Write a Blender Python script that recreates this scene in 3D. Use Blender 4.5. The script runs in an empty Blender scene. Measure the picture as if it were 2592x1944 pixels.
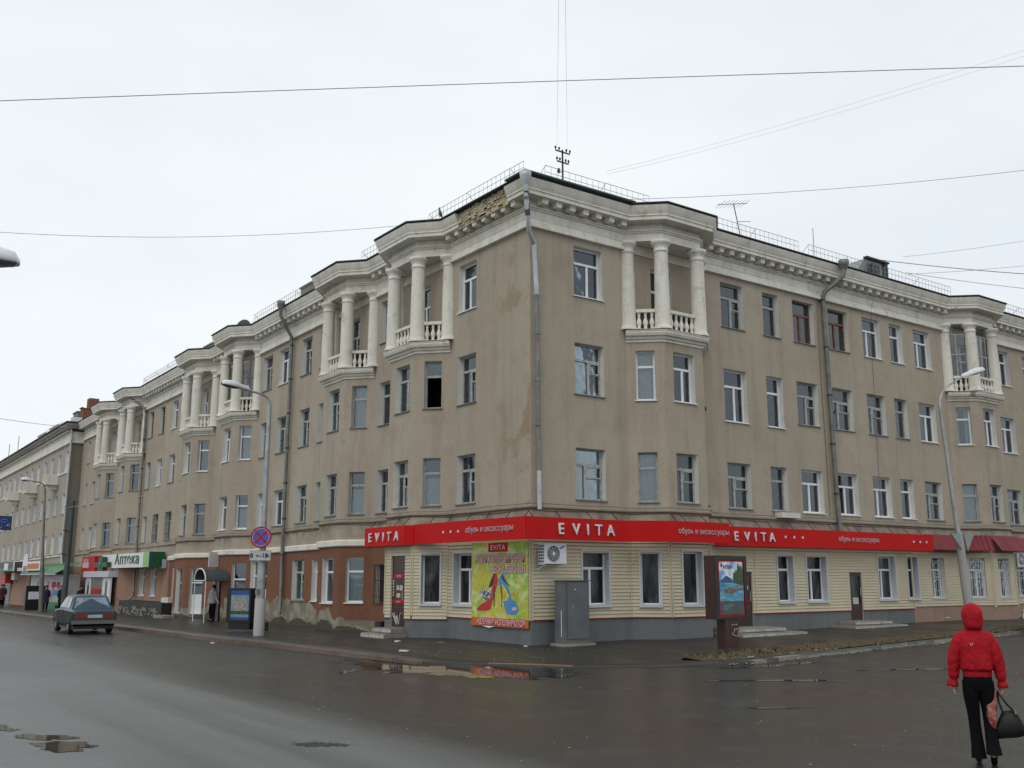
import bpy, bmesh, math, random
from mathutils import Vector, Matrix
random.seed(7)
R_ = math.radians
sc = bpy.context.scene
col = sc.collection

# ------------------------------------------------------------------ camera, sky, sun, exposure
cam = bpy.data.objects.new('camera', bpy.data.cameras.new('camera'))
col.objects.link(cam); sc.camera = cam
cam.location = (-17.008, -22.708, 2.0)
cam.rotation_euler = (R_(90 + 11.03), 0, R_(-35.75))
cam.data.lens = 34.894; cam.data.sensor_width = 36
cam.data.clip_start = .1; cam.data.clip_end = 3000
sc.view_settings.view_transform = 'Standard'; sc.view_settings.look = 'None'
sc.view_settings.exposure = 0; sc.view_settings.gamma = 1
SUN_EL, SUN_ROT = R_(48), R_(232)
w = bpy.data.worlds.new('World'); sc.world = w; w.use_nodes = True
nt = w.node_tree; nt.nodes.clear()
def nn(nt, t, **k):
    n = nt.nodes.new(t)
    for a, b in k.items():
        if a in n.inputs.keys(): n.inputs[a].default_value = b
        else: setattr(n, a, b)
    return n
out = nn(nt, 'ShaderNodeOutputWorld')
sky = nn(nt, 'ShaderNodeTexSky', sky_type='NISHITA', sun_disc=False, sun_elevation=SUN_EL, sun_rotation=SUN_ROT)
b1 = nn(nt, 'ShaderNodeBackground', Strength=.08)
nt.links.new(sky.outputs[0], b1.inputs[0])
tc = nn(nt, 'ShaderNodeTexCoord')
mp = nn(nt, 'ShaderNodeMapping'); mp.inputs['Scale'].default_value = (1.0, 1.0, 2.6)
nt.links.new(tc.outputs['Generated'], mp.inputs[0])
n1 = nn(nt, 'ShaderNodeTexNoise', Scale=1.7, Detail=5.0, Roughness=.5)
nt.links.new(mp.outputs[0], n1.inputs['Vector'])
cr = nn(nt, 'ShaderNodeValToRGB')
cr.color_ramp.elements[0].position = .3; cr.color_ramp.elements[0].color = (.80, .86, .91, 1)
cr.color_ramp.elements[1].position = .66; cr.color_ramp.elements[1].color = (.945, .985, 1.0, 1)
nt.links.new(n1.outputs[0], cr.inputs[0])
b2 = nn(nt, 'ShaderNodeBackground', Strength=1.04)
nt.links.new(cr.outputs[0], b2.inputs[0])
mx = nn(nt, 'ShaderNodeMixShader', Fac=.93)
nt.links.new(b1.outputs[0], mx.inputs[1]); nt.links.new(b2.outputs[0], mx.inputs[2])
nt.links.new(mx.outputs[0], out.inputs[0])
sl = bpy.data.lights.new('sun', 'SUN'); sl.energy = .75; sl.angle = R_(28); sl.color = (1, .97, .93)
so = bpy.data.objects.new('sun', sl); col.objects.link(so)
# light comes from behind the camera's left shoulder
so.rotation_euler = (R_(90) - SUN_EL, 0, R_(-58))
so.location = (-30, -10, 40)

# ------------------------------------------------------------------ helpers
WARP = [0, 0]          # (rate, start): the street and its buildings fall gently away
def wz(y, z): return z - WARP[0] * max(0.0, y - WARP[1])
def H(x, y):           # ground level
    return -.0062 * min(max(0, y - 5), 120) + .0085 * min(max(0, x), 25) * (1 if y < 5 else 0)

def link(name, me, parent=None, loc=None, rotz=0):
    o = bpy.data.objects.new(name, me); col.objects.link(o)
    if loc is not None: o.location = loc
    if rotz: o.rotation_euler = (0, 0, rotz)
    if parent is not None:
        o.parent = parent
    return o
def child(name, me, parent, loc=(0, 0, 0), rotz=0):
    """loc and rotz are world values; parents without rotation"""
    pl = Vector((0, 0, 0)); p = parent
    while p is not None:
        pl += p.location; p = p.parent
    return link(name, me, parent, Vector(loc) - pl, rotz)
def thing(name, label, cat, loc=(0, 0, 0), rotz=0, group=None):
    o = bpy.data.objects.new(name, None); col.objects.link(o)
    o.location = loc; o.rotation_euler = (0, 0, rotz); o.empty_display_size = .2
    o['label'] = label; o['category'] = cat
    if group: o['group'] = group
    return o
def tag(o, label, cat, group=None):
    o['label'] = label; o['category'] = cat
    if group: o['group'] = group
    return o
def struct(o): o['kind'] = 'structure'; return o

class MB:
    def __init__(s): s.v = []; s.f = []; s.m = []; s.sm = []
    def face(s, pts, m=0, smooth=False):
        b = len(s.v); s.v += [tuple(p) for p in pts]; s.f.append(tuple(range(b, b + len(pts)))); s.m.append(m); s.sm.append(smooth)
    def box(s, x0, x1, y0, y1, z0, z1, m=0, T=None):
        p = [(x, y, z) for z in (z0, z1) for y in (y0, y1) for x in (x0, x1)]
        if T: p = [T(*q) for q in p]
        b = len(s.v); s.v += p
        for f in ((0, 2, 3, 1), (4, 5, 7, 6), (0, 1, 5, 4), (2, 6, 7, 3), (0, 4, 6, 2), (1, 3, 7, 5)):
            s.f.append(tuple(b + i for i in f)); s.m.append(m); s.sm.append(False)
    def grid(s, rows, m=0, smooth=True, closed=False):
        b = len(s.v); n = len(rows[0])
        for r in rows: s.v += [tuple(p) for p in r]
        for i in range(len(rows) - 1):
            for j in range(n if closed else n - 1):
                k = (j + 1) % n
                s.f.append((b + i * n + j, b + i * n + k, b + (i + 1) * n + k, b + (i + 1) * n + j)); s.m.append(m); s.sm.append(smooth)
    def tube(s, pts, r, n=8, m=0, caps=True):
        pts = [Vector(p) for p in pts]; rs = r if isinstance(r, (list, tuple)) else [r] * len(pts)
        rows = []; up = Vector((0, 0, 1)); prev = None
        for i, p in enumerate(pts):
            t = (pts[min(i + 1, len(pts) - 1)] - pts[max(i - 1, 0)]).normalized()
            a = prev if prev is not None else (up if abs(t.z) < .9 else Vector((1, 0, 0)))
            u = t.cross(a).normalized(); v = u.cross(t).normalized(); prev = v
            rows.append([p + (u * math.cos(q) + v * math.sin(q)) * rs[i] for q in [2 * math.pi * k / n for k in range(n)]])
        s.grid(rows, m, True, True)
        if caps: s.face(rows[0], m); s.face(rows[-1][::-1], m)
    def lathe(s, cx, cy, prof, n=12, m=0):
        s.grid([[(cx + r * math.cos(2 * math.pi * k / n), cy + r * math.sin(2 * math.pi * k / n), z) for k in range(n)] for r, z in prof], m, True, True)
    def prism(s, poly, z0, z1, m=0):
        s.face([(x, y, z0) for x, y in poly][::-1], m); s.face([(x, y, z1) for x, y in poly], m)
        for i in range(len(poly)):
            a, b = poly[i], poly[(i + 1) % len(poly)]
            s.face([(a[0], a[1], z0), (b[0], b[1], z0), (b[0], b[1], z1), (a[0], a[1], z1)], m)
    def mesh(s, mats, org=(0, 0, 0), warp=False, name='m'):
        me = bpy.data.meshes.new(name)
        vs = s.v
        if warp and WARP[0]: vs = [(x, y, wz(y, z)) for x, y, z in vs]
        if any(org): vs = [(x - org[0], y - org[1], z - org[2]) for x, y, z in vs]
        me.from_pydata(vs, [], s.f)
        if not isinstance(mats, (list, tuple)): mats = [mats]
        for mm in mats: me.materials.append(mm)
        me.polygons.foreach_set('material_index', s.m)
        me.polygons.foreach_set('use_smooth', s.sm)
        me.update()
        return me
    def build(s, name, mats, parent=None, org=None, warp=False):
        if org is None:
            org = (0, 0, 0)
            if parent is not None:
                pl = Vector((0, 0, 0)); p = parent
                while p is not None: pl += p.location; p = p.parent
                org = tuple(pl)
                me = s.mesh(mats, org, warp, name)
                return link(name, me, parent, (0, 0, 0))
        me = s.mesh(mats, org, warp, name)
        if parent is not None: return child(name, me, parent, org)
        return link(name, me, None, org)
def mbox(x0, x1, y0, y1, z0, z1):
    m = MB(); m.box(x0, x1, y0, y1, z0, z1); return m

# ------------------------------------------------------------------ materials
def newmat(name):
    m = bpy.data.materials.new(name); m.use_nodes = True; t = m.node_tree; t.nodes.clear()
    o = nn(t, 'ShaderNodeOutputMaterial'); p = nn(t, 'ShaderNodeBsdfPrincipled'); t.links.new(p.outputs[0], o.inputs[0])
    return m, t, p
def pos(t, scale=(1, 1, 1), obj=False):
    if obj:
        g = nn(t, 'ShaderNodeTexCoord'); s = g.outputs['Object']
    else:
        g = nn(t, 'ShaderNodeNewGeometry'); s = g.outputs['Position']
    mp = nn(t, 'ShaderNodeMapping'); mp.inputs['Scale'].default_value = scale
    t.links.new(s, mp.inputs[0]); return mp.outputs[0]
def noise(t, vec, scale, detail=4, rough=.55, dist=0):
    n = nn(t, 'ShaderNodeTexNoise', Scale=scale, Detail=detail, Roughness=rough, Distortion=dist)
    t.links.new(vec, n.inputs['Vector']); return n.outputs[0]
def ramp(t, f, a, b, ca=(0, 0, 0, 1), cb=(1, 1, 1, 1)):
    r = nn(t, 'ShaderNodeValToRGB'); e = r.color_ramp.elements
    e[0].position = a; e[0].color = ca; e[1].position = b; e[1].color = cb
    t.links.new(f, r.inputs[0]); return r.outputs[0]
def mix(t, f, a, b, mode='MIX'):
    n = nn(t, 'ShaderNodeMix', data_type='RGBA', blend_type=mode)
    for s, i in ((f, 0), (a, 6), (b, 7)):
        if isinstance(s, (int, float)): n.inputs[i].default_value = s
        elif isinstance(s, tuple): n.inputs[i].default_value = s if len(s) == 4 else (*s, 1)
        else: t.links.new(s, n.inputs[i])
    return n.outputs[2]
def mth(t, op, a, b=0.0, clamp=False):
    n = nn(t, 'ShaderNodeMath', operation=op, use_clamp=clamp)
    for i, s in enumerate((a, b)):
        if isinstance(s, (int, float)): n.inputs[i].default_value = s
        else: t.links.new(s, n.inputs[i])
    return n.outputs[0]
def bump(t, p, h, strength=.2, dist=.02):
    b = nn(t, 'ShaderNodeBump', Strength=strength, Distance=dist)
    t.links.new(h, b.inputs['Height']); t.links.new(b.outputs[0], p.inputs['Normal'])
def plain(name, c, rough=.5, metal=0, var=.12, scale=3, spec=.4, obj=False, emit=None):
    m, t, p = newmat(name)
    v = pos(t, obj=obj); n = noise(t, v, scale, 5)
    k = ramp(t, n, .3, .7, (1 - var, 1 - var, 1 - var, 1), (1 + var * .6, 1 + var * .6, 1 + var * .6, 1))
    t.links.new(mix(t, 1.0, c, k, 'MULTIPLY'), p.inputs['Base Color'])
    p.inputs['Roughness'].default_value = rough; p.inputs['Metallic'].default_value = metal
    p.inputs['Specular IOR Level'].default_value = spec
    return m
def stucco(name, base, stain, light, rough=.9, streak=.5, extra=None):
    m, t, p = newmat(name)
    v = pos(t)
    big = noise(t, v, .22, 5, .6); med = noise(t, v, 1.1, 6, .65); fine = noise(t, v, 14, 3, .6)
    vs = pos(t, (1.6, 1.6, .16)); st = noise(t, vs, 1.5, 5, .6)
    c = mix(t, ramp(t, big, .35, .68), base, light)
    c = mix(t, mth(t, 'MULTIPLY', ramp(t, med, .5, .78), .55), c, stain)
    c = mix(t, mth(t, 'MULTIPLY', ramp(t, st, .50, .72), streak * .6), c, tuple(q * .62 for q in stain))
    k = ramp(t, fine, .25, .75, (.9, .9, .9, 1), (1.07, 1.07, 1.07, 1))
    c = mix(t, 1.0, c, k, 'MULTIPLY')
    if extra: c = extra(t, c, v)
    t.links.new(c, p.inputs['Base Color']); p.inputs['Roughness'].default_value = rough
    p.inputs['Specular IOR Level'].default_value = .2
    bump(t, p, mth(t, 'ADD', fine, mth(t, 'MULTIPLY', med, 1.5)), .25, .015)
    return m
def sepxyz(t, v):
    s = nn(t, 'ShaderNodeSeparateXYZ'); t.links.new(v, s.inputs[0]); return s.outputs
def corner_stains(t, c, v):
    # old ochre damp marks on the left facade close to the corner
    x, y, z = sepxyz(t, v)
    n = noise(t, v, .55, 6, .6, .6)
    my = mth(t, 'MULTIPLY', mth(t, 'GREATER_THAN', y, .02), mth(t, 'SUBTRACT', 1.0, mth(t, 'MULTIPLY', y, .33), True))
    f = mth(t, 'MULTIPLY', ramp(t, n, .53, .58), my)
    c = mix(t, mth(t, 'MULTIPLY', f, .75), c, (.27, .195, .115))
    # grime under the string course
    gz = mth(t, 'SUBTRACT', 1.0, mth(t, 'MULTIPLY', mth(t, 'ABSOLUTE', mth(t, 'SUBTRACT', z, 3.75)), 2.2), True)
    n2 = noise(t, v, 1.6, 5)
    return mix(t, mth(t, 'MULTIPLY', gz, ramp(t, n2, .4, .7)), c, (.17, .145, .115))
M = {}
M['stucco'] = stucco('tan stucco', (.365, .308, .242), (.27, .228, .178), (.42, .36, .287), extra=corner_stains)
M['stucco_lo'] = stucco('grey brown stucco', (.30, .265, .20), (.21, .185, .14), (.34, .30, .23))
M['reveal'] = stucco('window reveal plaster', (.60, .585, .54), (.44, .42, .37), (.66, .65, .60), streak=.2)
def peel(t, c, v):
    n = noise(t, v, .9, 6, .7, .4)
    c = mix(t, ramp(t, n, .66, .69), c, (.33, .24, .13))
    n2 = noise(t, pos(t, (1, 1, .5)), 2.6, 6, .7)
    return mix(t, mth(t, 'MULTIPLY', ramp(t, n2, .56, .72), .6), c, (.30, .28, .22))
M['white'] = stucco('old whitewash', (.69, .66, .575), (.47, .44, .36), (.76, .735, .66), extra=peel)
def red_paint(t, c, v):
    x, y, z = sepxyz(t, v)
    n = noise(t, pos(t, (1, 1, .25)), .6, 4, .55, .3); n3 = noise(t, v, 1.7, 4, .55)
    # plaster showing bare below a ragged line
    line = mth(t, 'ADD', mth(t, 'MULTIPLY', n, 2.3), -.45)
    peel_near = mth(t, 'MULTIPLY', mth(t, 'LESS_THAN', y, 22.0), mth(t, 'GREATER_THAN', y, 13.0))
    line = mth(t, 'ADD', line, mth(t, 'MULTIPLY', peel_near, .5))
    f = mth(t, 'LESS_THAN', mth(t, 'ADD', z, mth(t, 'MULTIPLY', n3, .35)), line)
    cem = mix(t, ramp(t, n3, .42, .56), (.30, .285, .22), (.20, .175, .13))
    wet = mth(t, 'LESS_THAN', mth(t, 'ADD', z, mth(t, 'MULTIPLY', n3, .6)), mth(t, 'MULTIPLY', n, 1.15))
    cem = mix(t, wet, cem, (.085, .075, .055))
    f = mth(t, 'MAXIMUM', f, mth(t, 'LESS_THAN', z, .50))
    return mix(t, f, c, cem)
M['red'] = stucco('brick red facade paint', (.19, .088, .055), (.12, .06, .04), (.22, .105, .068), extra=red_paint, streak=.3)
M['pink'] = stucco('pink brown facade paint', (.32, .20, .145), (.24, .15, .11), (.36, .23, .17))
M['plinthgrey'] = stucco('grey plinth paint', (.135, .145, .15), (.10, .105, .10), (.165, .175, .18))
M['plinthpink'] = stucco('faded pink plinth paint', (.30, .20, .155), (.20, .145, .11), (.34, .235, .185))
M['nstucco'] = stucco('neighbour stucco', (.37, .325, .265), (.27, .24, .19), (.42, .37, .30))
M['ngrey'] = stucco('neighbour end wall', (.20, .18, .145), (.14, .125, .10), (.23, .21, .17))
M['planks'] = plain('cream vinyl siding', (.52, .455, .325), .6, var=.10, scale=1.2)
def pvc(name, c): return plain(name, c, .35, var=.05)
M['pvc'] = pvc('white window frame', (.74, .75, .76))
M['woodw'] = plain('weathered grey window paint', (.38, .40, .38), .7, var=.35, scale=9)
M['woodb'] = plain('brown window wood', (.20, .085, .045), .6, var=.3, scale=6)
M['tin'] = plain('grey tin', (.20, .20, .19), .5, .2, var=.25)
M['pvcgrey'] = plain('greyish white trim', (.50, .51, .54), .45, var=.06)
M['curtain'] = plain('net curtain', (.55, .55, .53), .95, var=.12, scale=8)
M['curtainw'] = plain('white blind', (.72, .73, .74), .9, var=.05)
M['curtainb'] = plain('brown curtain', (.30, .20, .15), .95, var=.2)
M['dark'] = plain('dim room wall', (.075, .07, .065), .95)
M['green'] = plain('green roof tin', (.055, .10, .085), .5, .2, var=.3)
M['darkroof'] = plain('dark roof edge', (.035, .038, .04), .6, var=.3)
M['roof'] = plain('grey roof sheet', (.23, .24, .25), .55, .1, var=.25, scale=1)
M['rail'] = plain('rusty rail', (.36, .32, .30), .7, .1)
M['pipe'] = plain('old zinc pipe', (.20, .20, .18), .5, .35, var=.35)
M['pipenew'] = plain('new zinc pipe', (.46, .48, .50), .45, .3, var=.2)
M['pipedark'] = plain('dark pipe sleeve', (.06, .055, .06), .5)
M['brick'] = stucco('bare ochre brickwork', (.46, .38, .25), (.28, .22, .14), (.56, .49, .36), streak=0)
M['orangebrick'] = plain('orange brick', (.20, .075, .04), .9, var=.3, scale=8)
M['signred'] = plain('red sign sheet', (.50, .010, .010), .6, var=.07, scale=.8, spec=.12)
M['signredd'] = plain('darker red', (.25, .01, .01), .5)
M['letter'] = plain('silver white letter', (.66, .66, .68), .4, var=.06)
M['letterg'] = plain('thin grey lettering', (.46, .36, .37), .5)
M['black'] = plain('black plastic', (.012, .012, .013), .4)
M['iron'] = plain('dark iron', (.03, .03, .03), .6, .3)
M['doorbrown'] = plain('dark brown door', (.045, .016, .012), .35, var=.2)
M['redp'] = plain('red print', (.42, .012, .012), .6, spec=.2)
M['redp2'] = plain('shoe red print', (.48, .025, .03), .45)
M['blue'] = plain('blue print', (.04, .11, .42), .4)
M['bluep'] = plain('light blue print', (.07, .25, .52), .45)
M['skydull'] = plain('printed pale sky', (.16, .26, .33), .3, var=.3); M['bluemid'] = plain('printed blue', (.03, .07, .22), .3); M['picbeige'] = plain('printed building', (.30, .27, .24), .3, var=.5, scale=9)
M['bluedark'] = plain('dark blue print', (.015, .025, .12), .4)
M['orange'] = plain('orange print', (.56, .13, .02), .5)
M['purple'] = plain('purple print', (.30, .05, .10), .5)
M['pinkp'] = plain('pale pink print', (.70, .42, .46), .5)
M['yellow'] = plain('yellow print', (.62, .45, .03), .5)
M['lilac'] = plain('lilac print', (.35, .34, .50), .6, var=.5, scale=25)
M['greensign'] = plain('sign green', (.02, .22, .05), .45)
M['greendark'] = plain('dark sign green', (.012, .09, .035), .45)
M['greenlight'] = plain('pale green print', (.28, .48, .16), .5)
M['cabinet'] = plain('grey cabinet paint', (.115, .125, .13), .5, .1, var=.2, scale=2)
M['acw'] = plain('air conditioner shell', (.62, .64, .66), .45, var=.04)
M['conc'] = stucco('rough concrete', (.22, .205, .175), (.11, .10, .085), (.30, .28, .245))
M['tile'] = plain('worn white step tile', (.42, .40, .36), .6, var=.4, scale=5)
M['galv'] = plain('galvanised lamp post', (.36, .37, .38), .45, .35, var=.25)
M['concpole'] = stucco('concrete post', (.34, .34, .33), (.24, .23, .22), (.42, .41, .40))
M['darkpole'] = plain('grey steel pole', (.07, .085, .09), .5, .3)
M['lampw'] = plain('lamp housing', (.66, .68, .70), .4, var=.12)
M['lampd'] = plain('lamp underside', (.02, .02, .03), .3)
M['lens'] = plain('lamp glass', (.10, .10, .12), .15)
M['wire'] = plain('cable', (.14, .14, .15), .7)
M['wiremid'] = plain('overhead cable', (.24, .25, .26), .7)
M['wirel'] = plain('thin grey cable', (.42, .43, .45), .7)
M['skin'] = plain('skin', (.46, .27, .19), .6)
M['jacket'] = None
M['trouser'] = plain('black trousers', (.006, .006, .007), .95, obj=True, spec=.08)
M['shoe'] = plain('black leather', (.007, .0065, .007), .45, obj=True, spec=.25)
M['hair'] = plain('dark hair', (.02, .012, .01), .6)
M['carblue'] = plain('blue car paint', (.035, .065, .095), .35, .1, var=.2, scale=2)
M['carside'] = plain('dark grey green car paint', (.018, .023, .021), .6, 0, var=.3, scale=2, spec=.15)
M['carwhite'] = plain('pale car paint', (.50, .50, .48), .3)
M['rubber'] = plain('tyre rubber', (.02, .02, .02), .85)
M['chrome'] = plain('dull bumper', (.16, .155, .14), .4, .4)
M['taillight'] = plain('tail light red', (.20, .015, .012), .25)
M['plate'] = plain('number plate', (.45, .45, .43), .5)
M['rust'] = stucco('rusty kerb edge', (.20, .105, .065), (.11, .06, .04), (.26, .19, .14))
M['kerb'] = stucco('weathered kerb', (.13, .088, .066), (.06, .042, .032), (.19, .15, .125))
M['awn'] = plain('dark red roof tiles', (.17, .012, .018), .4, var=.2)
M['awng'] = plain('green awning sheet', (.03, .17, .055), .35, var=.3)
M['mud'] = stucco('muddy verge', (.075, .058, .035), (.04, .032, .02), (.10, .078, .045), streak=0)
M['grassd'] = plain('dead grass', (.13, .095, .045), .9, var=.5, scale=30)
M['litter'] = plain('paper litter', (.6, .6, .58), .8)
M['greytri'] = plain('back of road sign', (.26, .29, .28), .5, .3)
M['white2'] = plain('white paint', (.72, .72, .70), .5)

def glassmat():
    m = bpy.data.materials.new('window glass'); m.use_nodes = True; t = m.node_tree; t.nodes.clear()
    o = nn(t, 'ShaderNodeOutputMaterial'); g = nn(t, 'ShaderNodeBsdfGlossy', Roughness=.03)
    g.inputs['Color'].default_value = (.86, .93, 1.0, 1)
    tr = nn(t, 'ShaderNodeBsdfTransparent'); tr.inputs['Color'].default_value = (.80, .84, .84, 1)
    fr = nn(t, 'ShaderNodeFresnel', IOR=1.5); f = mth(t, 'ADD', mth(t, 'MULTIPLY', fr.outputs[0], 1.35), .03, True)
    v = pos(t); n = noise(t, v, 1.2, 2)
    b = nn(t, 'ShaderNodeBump', Strength=.08, Distance=.05); t.links.new(n, b.inputs['Height']); t.links.new(b.outputs[0], g.inputs['Normal'])
    mm = nn(t, 'ShaderNodeMixShader'); t.links.new(f, mm.inputs[0]); t.links.new(tr.outputs[0], mm.inputs[1]); t.links.new(g.outputs[0], mm.inputs[2])
    t.links.new(mm.outputs[0], o.inputs[0]); return m
M['glass'] = glassmat()
def darkglass():
    m, t, p = newmat('dark shop glass'); v = pos(t, (1, 1, .35)); n = noise(t, v, 2.2, 3, .6, .5)
    t.links.new(mix(t, ramp(t, n, .42, .66), (.008, .009, .011), (.085, .095, .10)), p.inputs['Base Color'])
    p.inputs['Roughness'].default_value = .12; p.inputs['Specular IOR Level'].default_value = .22; return m
M['shopglass'] = darkglass()
M['rearglass'] = plain('rear window glass', (.20, .25, .29), .12, var=.5, scale=4)  # pale reflection put into the glass colour
M['carglass'] = plain('car window glass', (.10, .13, .15), .08, var=.3, scale=2, spec=.8)

def jacketmat():
    m, t, p = newmat('quilted red jacket cloth')
    v = pos(t, obj=True); n = noise(t, v, 7, 4, .6, .6); fine = noise(t, v, 40, 3)
    t.links.new(mix(t, ramp(t, n, .35, .7), (.30, .008, .014), (.43, .012, .022)), p.inputs['Base Color'])
    p.inputs['Roughness'].default_value = .7; p.inputs['Specular IOR Level'].default_value = .12
    bump(t, p, mth(t, 'ADD', n, mth(t, 'MULTIPLY', fine, .1)), .9, .045)
    return m
M['jacket'] = jacketmat()

def roadmat(name, base, dark, rlo, rhi, spec=.55, lane=False):
    m, t, p = newmat(name); v = pos(t)
    x, y, z = sepxyz(t, v)
    big = noise(t, v, .13, 5, .6, .4); fine = noise(t, v, 38, 3, .7); med = noise(t, v, 1.3, 6, .65)
    trk = noise(t, pos(t, (1.2, .05, 1)), 1.0, 4, .6)        # tyre tracks along the street
    grit = noise(t, v, 110, 2, .6)
    c = mix(t, ramp(t, big, .35, .65), dark, base)
    c = mix(t, mth(t, 'MULTIPLY', ramp(t, trk, .5, .6), .5), c, dark)
    c = mix(t, ramp(t, med, .55, .8), c, tuple(q * 1.5 for q in base))
    wet = mth(t, 'ADD', mth(t, 'MULTIPLY', big, .45), mth(t, 'ADD', mth(t, 'MULTIPLY', trk, .35), mth(t, 'MULTIPLY', med, .2)))
    r = nn(t, 'ShaderNodeMapRange'); t.links.new(wet, r.inputs[0])
    r.inputs[1].default_value = .40; r.inputs[2].default_value = .60; r.inputs[3].default_value = rlo; r.inputs[4].default_value = rhi
    rough = mth(t, 'ADD', r.outputs[0], mth(t, 'MULTIPLY', mth(t, 'SUBTRACT', fine, .5), .15))
    if lane:
        # the left-hand lanes are a paler, drier asphalt
        e = mth(t, 'ADD', x, mth(t, 'MULTIPLY', mth(t, 'SUBTRACT', med, .5), .7))
        f = ramp(t, mth(t, 'MULTIPLY', mth(t, 'SUBTRACT', -9.9, e), .9), .0, 1.0)
        f2 = mth(t, 'MULTIPLY', f, mth(t, 'ADD', .72, mth(t, 'MULTIPLY', mth(t, 'SUBTRACT', trk, .5), 1.6)), True)
        c = mix(t, f2, c, (.128, .134, .130)); rough = mth(t, 'ADD', rough, mth(t, 'MULTIPLY', f2, .22))
        # the broken pothole is darker and rougher inside
        dx = mth(t, 'MULTIPLY', mth(t, 'ADD', x, 11.42), 2.2); dy = mth(t, 'MULTIPLY', mth(t, 'ADD', y, 10.98), 2.2)
        d = mth(t, 'SQRT', mth(t, 'ADD', mth(t, 'MULTIPLY', dx, dx), mth(t, 'MULTIPLY', dy, dy)))
        h = mth(t, 'MULTIPLY', mth(t, 'LESS_THAN', z, -.022), mth(t, 'LESS_THAN', d, 1.1))
        c = mix(t, mth(t, 'MULTIPLY', h, .8), c, (.035, .033, .03)); rough = mth(t, 'ADD', rough, mth(t, 'MULTIPLY', h, .5), True)
    c = mix(t, 1.0, c, ramp(t, fine, .2, .8, (.7, .7, .7, 1), (1.3, 1.3, 1.3, 1)), 'MULTIPLY')
    c = mix(t, 1.0, c, ramp(t, grit, .3, .75, (.8, .8, .8, 1), (1.3, 1.3, 1.3, 1)), 'MULTIPLY')
    t.links.new(c, p.inputs['Base Color']); t.links.new(rough, p.inputs['Roughness'])
    p.inputs['Specular IOR Level'].default_value = spec
    bump(t, p, mth(t, 'ADD', mth(t, 'MULTIPLY', fine, .5), mth(t, 'MULTIPLY', med, 1.0)), .10, .02)
    return m
M['road'] = roadmat('wet asphalt', (.036, .036, .030), (.023, .0225, .018), .26, .46, .5, lane=True)
M['walk'] = roadmat('damp pavement asphalt', (.034, .031, .025), (.018, .0165, .013), .28, .52, .45)
def puddlemat():
    m, t, p = newmat('puddle water'); p.inputs['Base Color'].default_value = (.022, .019, .013, 1)
    p.inputs['Roughness'].default_value = .03; p.inputs['IOR'].default_value = 1.33; p.inputs['Specular IOR Level'].default_value = .6
    v = pos(t, (1, 1, 1)); bump(t, p, noise(t, v, 6, 2), .02, .02)
    at = nn(t, 'ShaderNodeAttribute', attribute_name='depth'); n = noise(t, v, 2.6, 6, .65, .3)
    f = ramp(t, mth(t, 'ADD', at.outputs['Fac'], mth(t, 'MULTIPLY', mth(t, 'SUBTRACT', n, .5), 1.1)), .16, .24)
    tr = nn(t, 'ShaderNodeBsdfTransparent'); mm = nn(t, 'ShaderNodeMixShader'); o = [q for q in t.nodes if q.type == 'OUTPUT_MATERIAL'][0]
    t.links.new(f, mm.inputs[0]); t.links.new(tr.outputs[0], mm.inputs[1]); t.links.new(p.outputs[0], mm.inputs[2]); t.links.new(mm.outputs[0], o.inputs[0]); return m
M['puddle'] = puddlemat()

# ------------------------------------------------------------------ ground
def lin(a, b, s):
    n = max(1, round((b - a) / s)); return [a + (b - a) * i / n for i in range(n + 1)]
def uniq(l):
    o = []
    for q in sorted(l):
        if not o or q - o[-1] > 1e-4: o.append(q)
    return o
xs = uniq([-600, -300, -150, -80, -50] + lin(-40, -13.2, .8) + lin(-13.2, -10.2, .06) + lin(-10.2, 30, .8) + [40, 60, 90, 150, 300, 600])
ys = uniq([-600, -300, -150, -80, -50] + lin(-35, -12.4, .7) + lin(-12.4, -9.8, .06) + lin(-9.8, 40, .8) + lin(40, 120, 4) + [150, 300, 600, 900])
def roadz(x, y):
    z = H(x, y)
    # broken pothole in the carriageway
    dx, dy = x + 11.42, y + 10.98
    u = (dx * .66 - dy * .75); v_ = (dx * .75 + dy * .66)
    a = math.atan2(v_ / .22, u / .42)
    rr = math.sqrt((u / .42) ** 2 + (v_ / .22) ** 2) / (1 + .10 * math.sin(3 * a + 1) + .07 * math.sin(7 * a))
    if rr < 1.0: z -= .065 * min(1, (1 - rr) * 9) + random.uniform(-.006, .006)
    elif rr < 1.35: z += .008 * (1.35 - rr) / .35
    return z
mb = MB(); mb.grid([[(x, y, roadz(x, y)) for x in xs] for y in ys], 0, True)
struct(mb.build('road', M['road']))

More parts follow.
